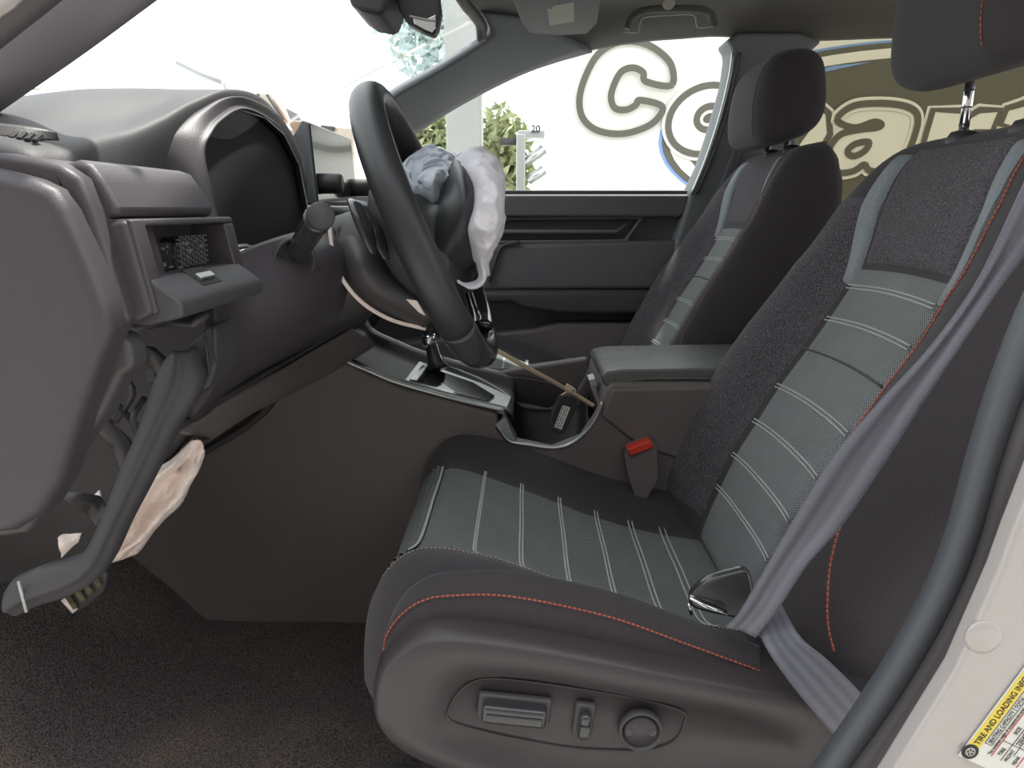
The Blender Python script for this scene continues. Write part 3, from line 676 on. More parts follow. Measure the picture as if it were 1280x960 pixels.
# outer vent block (rounded) with opening
prism('vent_housing', [(40, 232), (70, 206), (95, 199), (112, 205), (130, 228), (148, 258), (152, 270), (120, 280), (105, 330), (90, 420), (50, 300)], .50, .655, M['dash_warm'], dash, bevel=.006)
fr = MB()
X0 = -.272
face = [P(156, 274, .50), P(190, 393, .50)]
def fx(z): return face[0].x+(face[1].x-face[0].x)*(face[0].z-z)/(face[0].z-face[1].z)
zt, zb = face[0].z, face[1].z; zo1, zo0 = P(170, 283, .52).z, P(185, 346, .52).z
def slab(y0, y1, z0, z1, d0=.004, d1=.05, mat='dash_warm', nm='vent_surround', bev=.002):
    m = MB(); v = []
    for (y, z) in ((y0, z0), (y1, z0), (y1, z1), (y0, z1)):
        v.append((Vector((fx(z)+d0, y, z)), Vector((fx(z)-d1, y, z))))
    a = [m.bm.verts.new(p[0]) for p in v]; b = [m.bm.verts.new(p[1]) for p in v]
    m.bm.faces.new(a); m.bm.faces.new(list(reversed(b)))
    for i in range(4): m.bm.faces.new((a[i], b[i], b[(i+1) % 4], a[(i+1) % 4]))
    return m.build(nm, M[mat], dash, bevel=bev)
slab(.500, .518, zb, zt); slab(.518, .675, zo1, zt); slab(.655, .675, zb, zo1); slab(.518, .655, zb, zo0)
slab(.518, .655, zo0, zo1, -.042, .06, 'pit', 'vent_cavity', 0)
prism('housing_side', [(112, 290), (126, 280), (156, 274), (190, 394), (160, 408), (145, 402)], .497, .52, M['dash_warm'], dash, bevel=.004)
# connector inside the opening
cn = MB(); pins = MB()
zc = lambda f: zo0+(zo1-zo0)*f
for (y0, y1, f0, f1) in ((.525, .548, .0, .68), (.552, .585, .0, .62), (.588, .650, .0, .55), (.60, .63, .45, .70)):
    cn.box((fx(zc(.3))-.030, (y0+y1)/2, zc((f0+f1)/2)), (.03, y1-y0, (f1-f0)*(zo1-zo0)))
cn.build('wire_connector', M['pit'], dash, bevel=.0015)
for i in range(10):
    for j in range(6):
        pins.box((fx(zc(.3))-.0135, .592+i*.0055, zc(.05)+j*.0042+(i % 2)*.002), (.003, .0022, .0016))
for k in range(60): pins.box((fx(zc(.4))-.012-random.random()*.01, .532+random.random()*.11, zc(random.random()*.6)), (.002, .001+random.random()*.006, .001+random.random()*.002))
o = pins.build('connector_pin', M['satin'], dash, smooth=False); o['kind'] = 'stuff'
# ledge under the opening
lg = P(196, 380, .50)
def ledge():
    z1 = P(200, 349, .52).z; zt_ = P(200, 380, .50).z
    m = MB(); pr = [(fx(z1)-.01, z1+.002), (fx(z1)+.004, z1+.001), (-.240, zt_+.004), (-.236, zt_), (-.236, zt_-.010), (-.262, zt_-.016), (-.30, zt_-.012)]
    m.prism(pr, .503, .665); return m.build('coin_ledge', M['dash'], dash, bevel=.003), zt_, z1
_, zt_, z1 = ledge()
p = Vector((-.252, .575, (zt_+z1)/2+.004)); m = MB().box(p, (.020, .036, .004), Matrix.Rotation(math.radians(38), 3, 'Y')); m.build('ledge_slot', M['black'], dash, bevel=.001)
MB().box(p+Vector((.003, 0, .0015)), (.006, .026, .003), Matrix.Rotation(math.radians(38), 3, 'Y')).build('slot_clip', M['satin'], dash, bevel=.0008)
# end cap at the door opening
ec = [(-60, 200), (0, 214), (35, 223), (62, 236), (80, 262), (95, 295), (112, 335), (128, 378), (137, 414), (122, 452), (98, 520), (72, 606), (48, 646), (12, 668), (-60, 676)]
prism('end_cap', ec, .465, .50, M['dash_warm'], dash, bevel=.010, seg=5)
prism('end_fascia', [(-60, 190), (0, 190), (40, 197), (72, 205), (98, 222), (116, 262), (134, 320), (150, 372), (161, 408), (140, 412), (120, 330), (60, 300), (-60, 300)], .485, .56, M['dash_warm'], dash, bevel=.008, seg=4)
prism('lower_end_trim', [(140, 415), (162, 428), (166, 462), (152, 470), (128, 520), (98, 560), (62, 622), (34, 668), (4, 672), (-60, 674), (20, 620), (80, 540), (110, 470)], .49, .515, M['dash_dark'], dash, bevel=.005)
# dark structure behind
cv = root('dash_cavity', (-.5, .7, .8), 'torn open dark cavity under the dashboard full of brackets and wiring', 'bracket')
prism('black_backing', [(-60, 520), (60, 560), (100, 480), (140, 400), (300, 385), (320, 420), (250, 520), (160, 640), (80, 730), (-60, 740)], .75, .80, M['black'], cv, bevel=.01)  # black backing sheet stands in for cavity shade, hiding the sunlit carpet
for k, (a, b) in enumerate((((150, 430), (215, 470)), ((120, 520), (170, 600)), ((160, 410), (250, 400)), ((90, 620), (130, 650)))):
    MB().tube([P(a[0], a[1], .60), P((a[0]+b[0])/2+6, (a[1]+b[1])/2-5, .64), P(b[0], b[1], .60)], .010, 8, flat=.4).build('bracket', M['dash_dark'], cv)
for k in range(7):
    a, b = random.uniform(110, 190), random.uniform(420, 500)
    MB().tube(cr([P(a, b, .66), P(a+random.uniform(-25, 25), b+30, .64), P(a+random.uniform(-40, 10), b+70, .66)], 12), .003, 6).build('wire', M['dash_dark'], cv)
prism('bracket_clip', [(182, 464), (192, 460), (196, 476), (184, 480)], .63, .64, M['dash'], cv, bevel=.001)
# column surround / knee panel
def kp(Y, top, mids):
    return [P(a, b, Y) for a, b in [top]+mids]
rowsK = [P3([(262, 345, .66), (262, 400, .64), (272, 438, .64), (262, 480, .68), (235, 520, .74)]),
         P3([(290, 320, .72), (305, 380, .70), (312, 425, .70), (300, 460, .75), (262, 500, .82)]),
         P3([(335, 303, .78), (362, 350, .76), (365, 405, .77), (350, 435, .83), (310, 470, .92)]),
         P3([(385, 290, .86), (425, 320, .84), (425, 380, .86), (405, 408, .92), (365, 440, 1.02)]),
         P3([(440, 270, .98), (455, 310, 1.0), (450, 370, 1.02), (435, 402, 1.06), (410, 420, 1.12)]),
         P3([(470, 262, 1.15), (480, 310, 1.15), (470, 370, 1.17), (455, 400, 1.2), (440, 410, 1.25)])]
sgrid('knee_panel', rowsK, M['dash_warm'], dash, 40, 50, solid=.01, off=0)
# ledge lip under knee panel
MB().tube(cr(P3([(216, 535, .72), (262, 505, .80), (310, 478, .88), (365, 446, 1.0), (432, 408, 1.12)]), 30), .007, 10, flat=.6).build('knee_panel_lip', M['dash_dark'], dash)
sgrid('under_dash_panel', [P3([(222, 540, .72), (268, 510, .80), (315, 482, .88), (370, 450, 1.0), (440, 410, 1.12)]), P3([(245, 555, .85), (300, 520, .95), (340, 500, 1.02), (400, 470, 1.1), (450, 440, 1.2)]), [(-.62, .70, .80), (-.62, .85, .80), (-.62, .95, .8), (-.6, 1.05, .8), (-.6, 1.13, .8)]], M['console'], dash, 30, 20, solid=.006)
# bottom hatch with release icon
hatch = [(222, 446), (238, 428), (262, 406), (270, 412), (271, 455), (262, 482), (232, 505), (228, 480)]
ht = prism('lower_hatch', hatch, .615, .66, M['dash'], dash, bevel=.004)
for (a, b, c, d) in ((240, 440, 246, 486), (256, 420, 262, 470), (266, 408, 271, 455)):
    MB().tube([P(a, b, .6135), P(c, d, .6135)], .0010, 6).build('hatch_rib', M['dash_dark'], ht)
MB().tube(cr(P3([(242, 444, .6135), (247, 446, .6135), (248, 452, .6135), (244, 458, .6135), (248, 460, .6135)]), 14), .0007, 5).build('hatch_icon', M['paper'], ht)
# hanging strip of trim
hs = root('hanging_trim_strip', P(110, 700, .58), 'broken dark trim strip hanging from the lower dashboard down to the floor', 'trim strip')
L1 = P3([(215, 440, .60), (198, 470, .59), (178, 530, .58), (152, 590, .57), (128, 650, .565), (108, 690, .56), (85, 704, .56), (50, 714, .56), (20, 726, .56), (8, 740, .56)])
L2 = P3([(238, 436, .605), (246, 482, .595), (216, 536, .585), (184, 600, .575), (155, 655, .57), (134, 700, .565), (112, 728, .565), (80, 745, .565), (45, 756, .565), (20, 768, .565)])
MID = [a.lerp(b, .5)+Vector((0, -.010, 0)) for a, b in zip(L1, L2)]
MD2 = [a.lerp(b, .72)+Vector((0, -.006, 0)) for a, b in zip(L1, L2)]
sgrid('strip_body', [[v+Vector((0, .012, 0)) for v in L1], L1, MID, MD2, L2, [v+Vector((0, .014, 0)) for v in L2]], M['dash'], hs, 60, 24, solid=.003)
MB().tube(P3([(23, 727, .550), (33, 765, .552)]), .0012, 6).build('strip_fold', M['line'], hs)
# ================================================================== STEERING COLUMN, STALK
sc = root('steering_column', (-.22, .90, 1.02), 'dark steering column shroud behind the steering wheel', 'steering column')
WC = Vector((-.113, .90, 1.076)); up = Vector((-.415, 0, 1.0)).normalized(); nn = Vector((up.z, 0, -up.x)); lat = Vector((0, 1, 0))
m = MB(); m.tube([WC-nn*.15, WC-nn*.12, WC-nn*.09, WC-nn*.06], [.060, .060, .058, .055], 28, flat=.9, up=(0, 1, 0)); m.build('column_shroud', M['dash_dark'], sc, bevel=.006)
MB().tube(cr(P3([(412, 285, .84), (417, 320, .83), (430, 352, .83), (455, 380, .84), (490, 400, .86), (532, 411, .88)]), 40), .0024, 8, flat=.7).build('shroud_edge_strip', M['kneebag'], sc)
ml = sgrid('lower_shroud', [P3([(418, 285, .86), (424, 330, .85), (440, 362, .85), (470, 386, .86), (530, 408, .88)]), P3([(450, 270, .90), (460, 320, .84), (475, 350, .84), (500, 370, .85), (545, 395, .88)]), P3([(500, 260, 1.0), (510, 300, .98), (520, 330, .96), (540, 350, .95), (570, 380, .95)])], M['dash_dark'], sc, 30, 20, solid=.006)
st = root('turn_signal_stalk', P(370, 325, .78), 'round ended black stalk on the near side of the steering column', 'control stalk')
MB().tube(cr(P3([(362, 330, .80), (375, 310, .77), (388, 288, .74), (397, 274, .725)]), 16), [.010+.004*(i/15) for i in range(16)], 16).build('lever', M['button'], st)
MB().lathe(P(401, 270, .715), (.35, -1, .1), [(-.03, .0115), (-.010, .0135), (-.002, .0135), (.001, .012), (.002, 0)], 28).build('lever_knob', M['dash'], st)
MB().lathe(P(367, 325, .775), (.75, -1, 0), [(0, .023), (.003, .0235), (.006, .022), (.005, .0195), (0, .0185)], 36).build('collar_ring', M['dash_dark'], st)
MB().lathe(P(367, 325, .778), (.75, -1, 0), [(-.004, .018), (.002, .017), (.001, .010), (-.001, .009), (.002, .004), (.003, 0)], 30).build('collar_boot', M['button'], st)
# ================================================================== STEERING WHEEL
sw = root('steering_wheel', WC, 'black leather steering wheel seen nearly edge on', 'steering wheel')
RAD = .161
def rp(a, r=RAD, d=0): return WC+up*(math.cos(a)*r)+lat*(-math.sin(a)*r)+nn*d     # a=0 top, positive towards the viewer
ring = lambda a0, a1, n, r=RAD: [rp(a0+(a1-a0)*i/(n-1), r) for i in range(n)]
D2 = math.radians
MB().tube(ring(D2(-100), D2(132), 80), .0168, 18, flat=1.15, up=nn).build('rim_leather', M['leather'], sw)
MB().tube(ring(D2(132), D2(262), 50), .0172, 18, flat=1.15, up=nn).build('rim_lower', M['button'], sw)
MB().tube([rp(D2(132)+i*.01, RAD) for i in range(2)], .0176, 18, flat=1.15, up=nn).build('rim_seam', M['dash_dark'], sw)
MB().tube(cr([rp(D2(a), RAD-.012, .014) for a in (192, 205, 220, 235, 250, 258)], 24), .0055, 10, flat=1.0).build('lower_garnish', M['chrome'], sw)
MB().tube(cr([rp(D2(a), RAD-.024, .010) for a in (190, 205, 220, 235, 252)], 24), .014, 12, flat=.6).build('garnish_inlay', M['gloss'], sw)
for a, w in ((90, .028), (-90, .028), (180, .030)):
    m = MB(); m.tube(cr([rp(D2(a), .03, -.03), rp(D2(a), .07, -.024), rp(D2(a), .12, -.008), rp(D2(a), .162, 0)], 14), [w*1.5-w*.6*i/13 for i in range(14)], 14, flat=.32, up=nn); m.build('spoke', M['button'], sw)
m = MB(); m.lathe(WC-nn*.055, nn, [(0, .055), (.01, .070), (.03, .078), (.045, .074), (.05, .060)], 36); m.build('hub_body', M['dash_dark'], sw)
# split airbag cover flaps
def flap(pts, Yoff=0, nm='airbag_cover'):
    sgrid(nm, pts, M['leather'], sw, 24, 20, solid=.004)
flap([P3([(546, 262, .90), (556, 225, .92), (572, 196, .95), (585, 192, .97)]), P3([(545, 300, .86), (560, 262, .85), (578, 225, .86), (590, 215, .90)]), P3([(552, 335, .86), (572, 300, .84), (588, 262, .84), (592, 240, .87)]), P3([(566, 352, .90), (588, 335, .88), (600, 318, .89), (594, 280, .92)])])
flap([P3([(505, 250, .92), (520, 245, .93), (545, 240, .95)]), P3([(520, 300, .86), (545, 300, .86), (560, 262, .87)]), P3([(545, 370, .85), (560, 345, .85), (575, 320, .87)]), P3([(575, 372, .90), (585, 360, .9), (598, 330, .92)])])
MB().tube(cr(P3([(438, 250, .80), (447, 262, .79), (458, 290, .785), (468, 318, .785)]), 16), [.004+.0065*math.sin(math.pi*i/15) for i in range(16)], 10, flat=.5).build('shift_paddle', M['button'], sw)
MB().tube(cr(P3([(455, 258, .83), (463, 275, .82), (474, 300, .815), (484, 325, .815)]), 16), [.004+.005*math.sin(math.pi*i/15) for i in range(16)], 10, flat=.5).build('shift_paddle', M['button'], sw)
prism('warning_tag', [(507, 374), (521, 376), (532, 395), (524, 391)], .80, .803, M['kneebag'], sw, bevel=.0004)
# ================================================================== AIRBAGS
def cloth(name, rows, mat, parent, nu, nv, amp=.006, freq=40, th=.0016, seed=0, ridge=True):
    g = srows(rows, nu, nv)
    for i, r in enumerate(g):
        for j, v in enumerate(r):
            p = v*freq+Vector((seed, seed*2, 0)); n = noise.noise(p); 
            if ridge: n = 1-2*abs(n)
            n2 = 1-2*abs(noise.noise(v*freq*2.1+Vector((seed, 9, 0)))); n = n+.45*n2
            d = noise.noise_vector(v*freq*.5+Vector((seed*3, 0, 5)))
            r[j] = v+Vector((n*.5, -abs(n), n*.3))*amp+d*amp*.7
    return grid(name, g, mat, parent, solid=th)
ab = root('driver_airbag', P(560, 200, .92), 'deflated white airbag draped over the steering wheel hub', 'airbag')
cloth('airbag_front_lobe', [P3([(570, 198, .93), (576, 215, .90), (584, 240, .88), (583, 262, .87), (577, 290, .87), (585, 312, .88), (594, 330, .88), (596, 348, .88)]),
      P3([(586, 190, .91), (595, 215, .86), (603, 240, .84), (600, 262, .83), (592, 290, .83), (596, 312, .85), (600, 330, .86), (601, 348, .87)]),
      P3([(600, 188, .93), (615, 208, .88), (621, 230, .86), (620, 258, .84), (616, 285, .84), (610, 310, .85), (606, 328, .87), (605, 348, .88)]),
      P3([(606, 194, .97), (624, 208, .95), (628, 228, .93), (629, 260, .92), (629, 288, .92), (622, 305, .91), (609, 330, .90), (607, 348, .89)])], M['airbag'], ab, 110, 90, .006, 36, seed=3)
cloth('airbag_tail', [P3([(596, 330, .87), (598, 345, .87), (592, 352, .87), (578, 354, .87), (568, 347, .87)]), P3([(603, 332, .86), (606, 348, .86), (598, 358, .86), (586, 361, .86), (572, 354, .865)]), P3([(608, 332, .88), (608, 345, .88), (602, 357, .88), (588, 361, .88), (576, 352, .88)])], M['airbag'], ab, 30, 12, .0015, 40, seed=8)
cloth('airbag_rear_lobe', [P3([(498, 206, .98), (508, 240, .96), (520, 252, .95), (532, 262, .94), (541, 272, .93)]),
      P3([(510, 194, .98), (525, 215, .93), (535, 235, .90), (542, 252, .90), (545, 262, .92)]),
      P3([(530, 186, 1.0), (545, 205, .94), (550, 225, .91), (552, 245, .91), (548, 256, .92)]),
      P3([(552, 196, 1.02), (562, 206, .97), (563, 222, .95), (558, 240, .94), (552, 252, .94)]),
      P3([(570, 200, 1.05), (572, 208, 1.0), (568, 222, .98), (560, 240, .97), (553, 254, .96)])], M['airbag_blue'], ab, 100, 100, .010, 38, seed=1)
kb = root('knee_airbag', P(180, 620, .78), 'pinkish deflated airbag hanging below the dashboard beside the trim strip', 'airbag')
cloth('airbag_cloth', [P3([(228, 556, .78), (206, 578, .77), (180, 602, .76), (160, 622, .75), (146, 655, .74), (130, 680, .735), (113, 706, .73)]),
      P3([(240, 553, .76), (214, 584, .745), (195, 602, .74), (172, 625, .73), (158, 655, .72), (140, 680, .72), (118, 704, .725)]),
      P3([(250, 554, .76), (224, 588, .765), (206, 615, .765), (185, 640, .755), (168, 665, .745), (145, 688, .735), (122, 703, .73)]),
      P3([(254, 566, .76), (245, 592, .75), (228, 622, .75), (205, 645, .74), (180, 672, .735), (150, 692, .73), (128, 702, .73)]),
      P3([(253, 575, .80), (240, 598, .80), (226, 627, .80), (204, 652, .79), (178, 683, .78), (152, 698, .76), (130, 704, .75)])], M['kneebag'], kb, 140, 70, .0095, 30, seed=5)
cloth('airbag_scrap', [P3([(73, 672, .64), (80, 668, .64), (102, 666, .64)]), P3([(74, 682, .63), (85, 680, .63), (98, 676, .64)]), P3([(76, 697, .64), (84, 688, .64), (92, 680, .64)])], M['kneebag'], kb, 14, 12, .003, 60, seed=2)
cloth('airbag_scrap', [P3([(114, 623, .66), (125, 612, .66)]), P3([(120, 625, .66), (128, 624, .66)])], M['airbag'], kb, 6, 6, .001, 60, seed=2)

# ================================================================== TOUCHSCREEN
ts = root('touchscreen', P(400, 200, 1.15), 'upright centre touchscreen with two round knobs, seen from its side', 'screen')
sx = -.315
bz, tz = P(400, 256, 1.15).z, P(390, 152, 1.15).z
m = MB(); m.prism([(sx, bz), (sx-.006, tz), (sx-.016, tz+.003), (sx-.030, tz-.02), (sx-.038, (bz+tz)/2), (sx-.040, bz)], 1.145, 1.42); m.build('screen_body', M['pillar'], ts, bevel=.004)
m = MB(); m.prism([(sx+.002, bz+.004), (sx-.004, tz-.002), (sx-.006, tz-.002), (sx, bz+.004)], 1.150, 1.415); m.build('screen_glass', M['gloss'], ts, bevel=.0008)
for y in (1.175, 1.39):
    k = MB().lathe((sx, y, bz+.032), (1, 0, 0), [(0, .0155), (.010, .0155), (.030, .0150), (.033, .013), (.033, 0)], 28).build('volume_knob', M['dash_dark'], ts)
# centre vents/trim below the screen
prism('centre_bezel', [(398, 258), (440, 262), (450, 300), (455, 400), (420, 420), (405, 330)], 1.15, 1.4, M['dash_dark'], dash, bevel=.006)

# ================================================================== CENTRE CONSOLE
co = root('centre_console', (-.05, 1.27, .42), 'dark centre console between the front seats with silver trim edges', 'console')
CY0, CY1 = 1.13, 1.41
top = [(330, 400), (403, 424), (425, 447), (460, 463), (500, 479), (575, 500), (628, 513), (640, 520)]
body = [(250, 420), (330, 400), (404, 428), (425, 451), (460, 467), (500, 484), (575, 505), (622, 518), (622, 536), (634, 550), (690, 562), (726, 548), (745, 520), (757, 492), (765, 480), (905, 480), (1000, 480), (1000, 700), (1000, 930), (-100, 930), (-100, 600), (200, 470)]
prism('console_side', body, CY0, CY0+.03, M['console'], co, bevel=.006)
prism('console_side', [(a, b) for a, b in body], CY1-.03, CY1, M['console'], co, bevel=.006, at=CY0)
# sloped top deck with recess
tz_ = cr([(p[0], 0, p[1]) for p in PP(top, CY0)], 40)
sgrid('console_deck', [[Vector((v.x, CY0+.01, v.z-.001)) for v in tz_], [Vector((v.x, CY0+.03, v.z-.003)) for v in tz_], [Vector((v.x, CY0+.05, v.z-.022)) for v in tz_], [Vector((v.x, 1.27, v.z-.026)) for v in tz_], [Vector((v.x, CY1-.05, v.z-.022)) for v in tz_], [Vector((v.x, CY1-.03, v.z-.003)) for v in tz_], [Vector((v.x, CY1-.01, v.z-.001)) for v in tz_]], M['dash_dark'], co, 40, 30, solid=.004)
for y, r_ in ((CY0+.004, .0032), (CY1-.012, .0024)):
    e = cr([(p[0], y, p[1]) for p in PP([(404, 424), (424, 447), (460, 464), (500, 480), (575, 501), (630, 514)], CY0)], 40)
    MB().tube(e, r_, 8, flat=1.2).build('silver_edge', M['satin'], co)
# shift gate plate
gp = P3([(500, 482, 1.15), (524, 451, 1.27), (600, 478, 1.30), (640, 496, 1.30), (632, 515, 1.15), (575, 502, 1.15)])
m = MB(); vv = [m.bm.verts.new(v+Vector((0, 0, .000))) for v in gp]; v2 = [m.bm.verts.new(v+Vector((0, 0, -.006))) for v in gp]
m.bm.faces.new(vv); m.bm.faces.new(list(reversed(v2)))
for i in range(6): m.bm.faces.new((vv[i], v2[i], v2[(i+1) % 6], vv[(i+1) % 6]))
m.build('gate_plate', M['satin'], co, bevel=.002)
m = MB(); gp2 = P3([(512, 476, 1.18), (528, 458, 1.25), (592, 480, 1.27), (618, 496, 1.24), (608, 503, 1.18), (560, 491, 1.18)])
vv = [m.bm.verts.new(v+Vector((0, 0, .003))) for v in gp2]; v2 = [m.bm.verts.new(v+Vector((0, 0, -.004))) for v in gp2]
m.bm.faces.new(vv); m.bm.faces.new(list(reversed(v2)))
for i in range(6): m.bm.faces.new((vv[i], v2[i], v2[(i+1) % 6], vv[(i+1) % 6]))
m.build('gate_inlay', M['gloss'], co, bevel=.001)
MB().tube(cr(P3([(534, 430, 1.30), (548, 452, 1.30), (575, 464, 1.32), (600, 474, 1.33), (628, 490, 1.33), (640, 500, 1.32)]), 26), .0026, 8).build('silver_edge', M['satin'], co)
gs = root('gear_selector', P(540, 420, 1.27), 'gear lever with chrome collar behind the lower wheel rim', 'gear lever')
MB().tube(cr(P3([(548, 462, 1.25), (541, 440, 1.26), (537, 425, 1.265), (536, 410, 1.27)]), 12), [.020, .018, .015, .012, .011, .010, .010, .010, .010, .010, .011, .012], 16).build('lever_boot', M['leather'], gs)
MB().lathe(P(537, 428, 1.265), (-.15, 0, 1), [(-.006, .0118), (.000, .0128), (.010, .0128), (.014, .0115)], 28).build('lever_collar', M['chrome'], gs)
MB().lathe(P(536, 414, 1.27), (-.15, 0, 1), [(0, .012), (.012, .017), (.035, .020), (.055, .018), (.065, .010), (.067, 0)], 28).build('lever_knob', M['button'], gs)
MB().tube(cr(P3([(546, 430, 1.245), (552, 448, 1.245), (562, 458, 1.24), (575, 462, 1.24)]), 14), .0016, 6).build('boot_trim', M['chrome'], gs)
# cup holder well
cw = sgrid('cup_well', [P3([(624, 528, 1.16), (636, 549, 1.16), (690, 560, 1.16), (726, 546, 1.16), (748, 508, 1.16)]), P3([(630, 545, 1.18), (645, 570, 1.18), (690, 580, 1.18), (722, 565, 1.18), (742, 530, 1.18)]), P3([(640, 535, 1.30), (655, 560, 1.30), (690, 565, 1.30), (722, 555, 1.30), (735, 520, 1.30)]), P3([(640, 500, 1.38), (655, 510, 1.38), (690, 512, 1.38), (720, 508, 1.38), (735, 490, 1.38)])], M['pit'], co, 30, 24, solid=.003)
MB().tube(cr(P3([(622, 532, 1.128), (636, 551, 1.128), (660, 556, 1.128), (692, 560, 1.128), (715, 554, 1.128), (735, 537, 1.128), (746, 520, 1.128), (753, 503, 1.128)]), 40), .0028, 8).build('silver_edge', M['satin'], co)
prism('cup_well_corner', [(618, 532), (632, 520), (638, 536), (646, 552), (634, 552)], 1.126, 1.16, M['satin'], co, bevel=.002)
prism('bin_front', [(758, 488), (768, 486), (768, 512), (752, 508)], 1.135, 1.40, M['console'], co, bevel=.004)
prism('bin_body', [(766, 486), (1000, 480), (1000, 620), (800, 560), (750, 520)], 1.125, 1.415, M['console'], co, bevel=.006)
prism('console_rail', [(600, 470), (640, 462), (735, 448), (745, 540), (600, 540)], 1.39, 1.42, M['console'], co, bevel=.006)
prism('bin_latch', [(736, 475), (744, 473), (747, 482), (738, 484)], 1.20, 1.24, M['satin'], co, bevel=.001)
ar = root('armrest', P(820, 450, 1.27), 'glossy black armrest lid on the centre console bin', 'armrest')
al = PP([(752, 470), (756, 465), (775, 462), (880, 460), (1000, 459), (1000, 482), (860, 476), (800, 477), (772, 483), (762, 487), (754, 480)], 1.15)
MB().prism(al, 1.15, 1.36).build('armrest_lid', M['armleather'], ar, bevel=.011, seg=5)
stitches('armrest_stitching', cr(P3([(768, 481, 1.148), (800, 474, 1.148), (860, 473, 1.148), (940, 473, 1.148)]), 50), M['pale'], ar, .006, .004, .0006)
# key fob, label, zip tie
kf = root('key_fob', P(703, 515, 1.12), 'black car key with printed white tag standing in the cup holder', 'car key')
kc = P(703, 516, 1.115); R = Matrix.Rotation(math.radians(20), 3, 'Y')
prof = cr([R @ Vector((a, 0, b)) for a, b in [(-.013, -.028), (.0, -.034), (.013, -.028), (.0165, .0), (.014, .026), (.0, .034), (-.014, .026), (-.0165, .0)]], 40, True)
MB().prism([(kc.x+v.x, kc.z+v.z) for v in prof], 1.108, 1.124).build('fob_shell', M['button'], kf, bevel=.004, seg=4)
lab = MB(); lab.box(kc+R @ Vector((.001, -.0082, -.005)), (.0125, .0006, .038), R); lab.build('paper_tag', M['paper'], kf, smooth=False)
U = R @ Vector((0, 0, 1)); Vv = R @ Vector((-1, 0, 0))
pm = MB(); rs = random.Random(4)
for k in range(3):      # the print on the tag is too small to read: broken rows of ink marks
    z = -.0225
    while z < .0125:
        ln = rs.uniform(.0008, .0022); pm.box(kc+R @ Vector((-.0035+k*.0037, -.0087, z+ln/2)), (rs.uniform(.0012, .0022), .0002, ln), R); z += ln+rs.uniform(.0004, .0016)
o = pm.build('tag_print', M['ink'], kf, smooth=False); o['kind'] = 'stuff'
MB().tube(cr([kc+R @ Vector(v) for v in ((-.008, 0, .028), (-.005, 0, .040), (.004, 0, .042), (.009, 0, .032))], 16), .0022, 8).build('key_loop', M['chrome'], kf)
zt_ = root('zip_tie', P(670, 465, 1.02), 'long beige cable tie running from the wheel rim to the key', 'cable tie')
zp = cr(P3([(592, 415, .915), (600, 424, .92), (618, 436, .95), (660, 460, 1.01), (700, 482, 1.07), (735, 503, 1.11), (742, 507, 1.115)]), 40)
MB().tube(zp, .0042, 4, flat=.35, up=(0, 1, 0), a0=math.pi/4).build('strap', M['zip'], zt_)
MB().box(P(711, 485, 1.075), (.012, .008, .009), Matrix.Rotation(math.radians(32), 3, 'Y')).build('tie_head', M['zip'], zt_, bevel=.0015)
MB().tube(cr([P(711, 489, 1.08), P(703, 494, 1.10), kc+R @ Vector((-.002, 0, .042))], 10), .0012, 6).build('strap_loop', M['zip'], zt_)
# belt buckle socket
bu = root('seat_belt_buckle', P(800, 575, 1.08), 'black seat belt socket with red release button beside the console', 'belt buckle')
prism('buckle_body', [(780, 568), (784, 560), (812, 549), (822, 556), (824, 600), (800, 640), (786, 600)], 1.10, 1.125, M['console'], bu, bevel=.003)
prism('release_button', [(784, 562), (813, 551), (817, 559), (789, 570)], 1.092, 1.115, M['red'], bu, bevel=.0015)

# ================================================================== SEAT BELTS
def ribbon(name, left, right, mat, parent, n=60, m_=10, th=.0014, wob=.002):
    a = cr(left, n); b = cr(right, n); rows = []
    for j in range(m_+1):
        f = j/m_; rows.append([a[i].lerp(b[i], f)+Vector((0, -wob*math.sin(f*math.pi*2.2+i*.02), 0)) for i in range(n)])
    return grid(name, rows, mat, parent, solid=th)
sb = root('driver_seat_belt', P(1000, 700, .6), 'grey seat belt lying diagonally across the near seat back with its metal tongue', 'seat belt')
ribbon('shoulder_webbing', P3([(1330, 120, .50), (1272, 245, .545), (1218, 355, .57), (1160, 435, .585), (1095, 505, .595), (1040, 570, .60), (995, 640, .605), (950, 718, .61), (922, 765, .615), (906, 782, .62)]),
       P3([(1370, 170, .49), (1300, 290, .535), (1248, 360, .56), (1195, 438, .575), (1148, 510, .585), (1100, 585, .588), (1052, 655, .592), (1008, 705, .595), (972, 760, .60), (944, 795, .605)]), M['belt'], sb)
ribbon('lap_webbing', P3([(944, 770, .625), (955, 805, .60), (985, 850, .585), (1030, 905, .575), (1075, 955, .57), (1110, 990, .56)]),
       P3([(975, 752, .635), (1000, 795, .60), (1035, 825, .59), (1075, 865, .58), (1100, 900, .575), (1135, 950, .565)]), M['belt'], sb, 40)
ribbon('folded_webbing', P3([(938, 788, .625), (950, 776, .63), (968, 758, .64)]), P3([(958, 802, .62), (972, 800, .625), (984, 798, .63)]), M['belt'], sb, 14)
m = MB(); m.prism([(v.x, v.z) for v in cr([(a, 0, b) for a, b in PP([(862, 745), (868, 735), (885, 722), (910, 714), (935, 712), (940, 745), (925, 768), (905, 768), (866, 758)], .66)], 40, True)], .655, .668); m.build('tongue_grip', M['button'], sb, bevel=.004)
MB().tube(P3([(862, 746, .652), (880, 756, .650), (908, 766, .648)]), .0045, 6, flat=.5).build('metal_tongue', M['chrome'], sb)
MB().tube(P3([(861, 754, .654), (864, 768, .654)]), .0018, 6).build('metal_edge', M['chrome'], sb)
pb = root('passenger_seat_belt', P(850, 340, 1.9), 'grey seat belt running down beside the far seat from the centre pillar', 'seat belt')
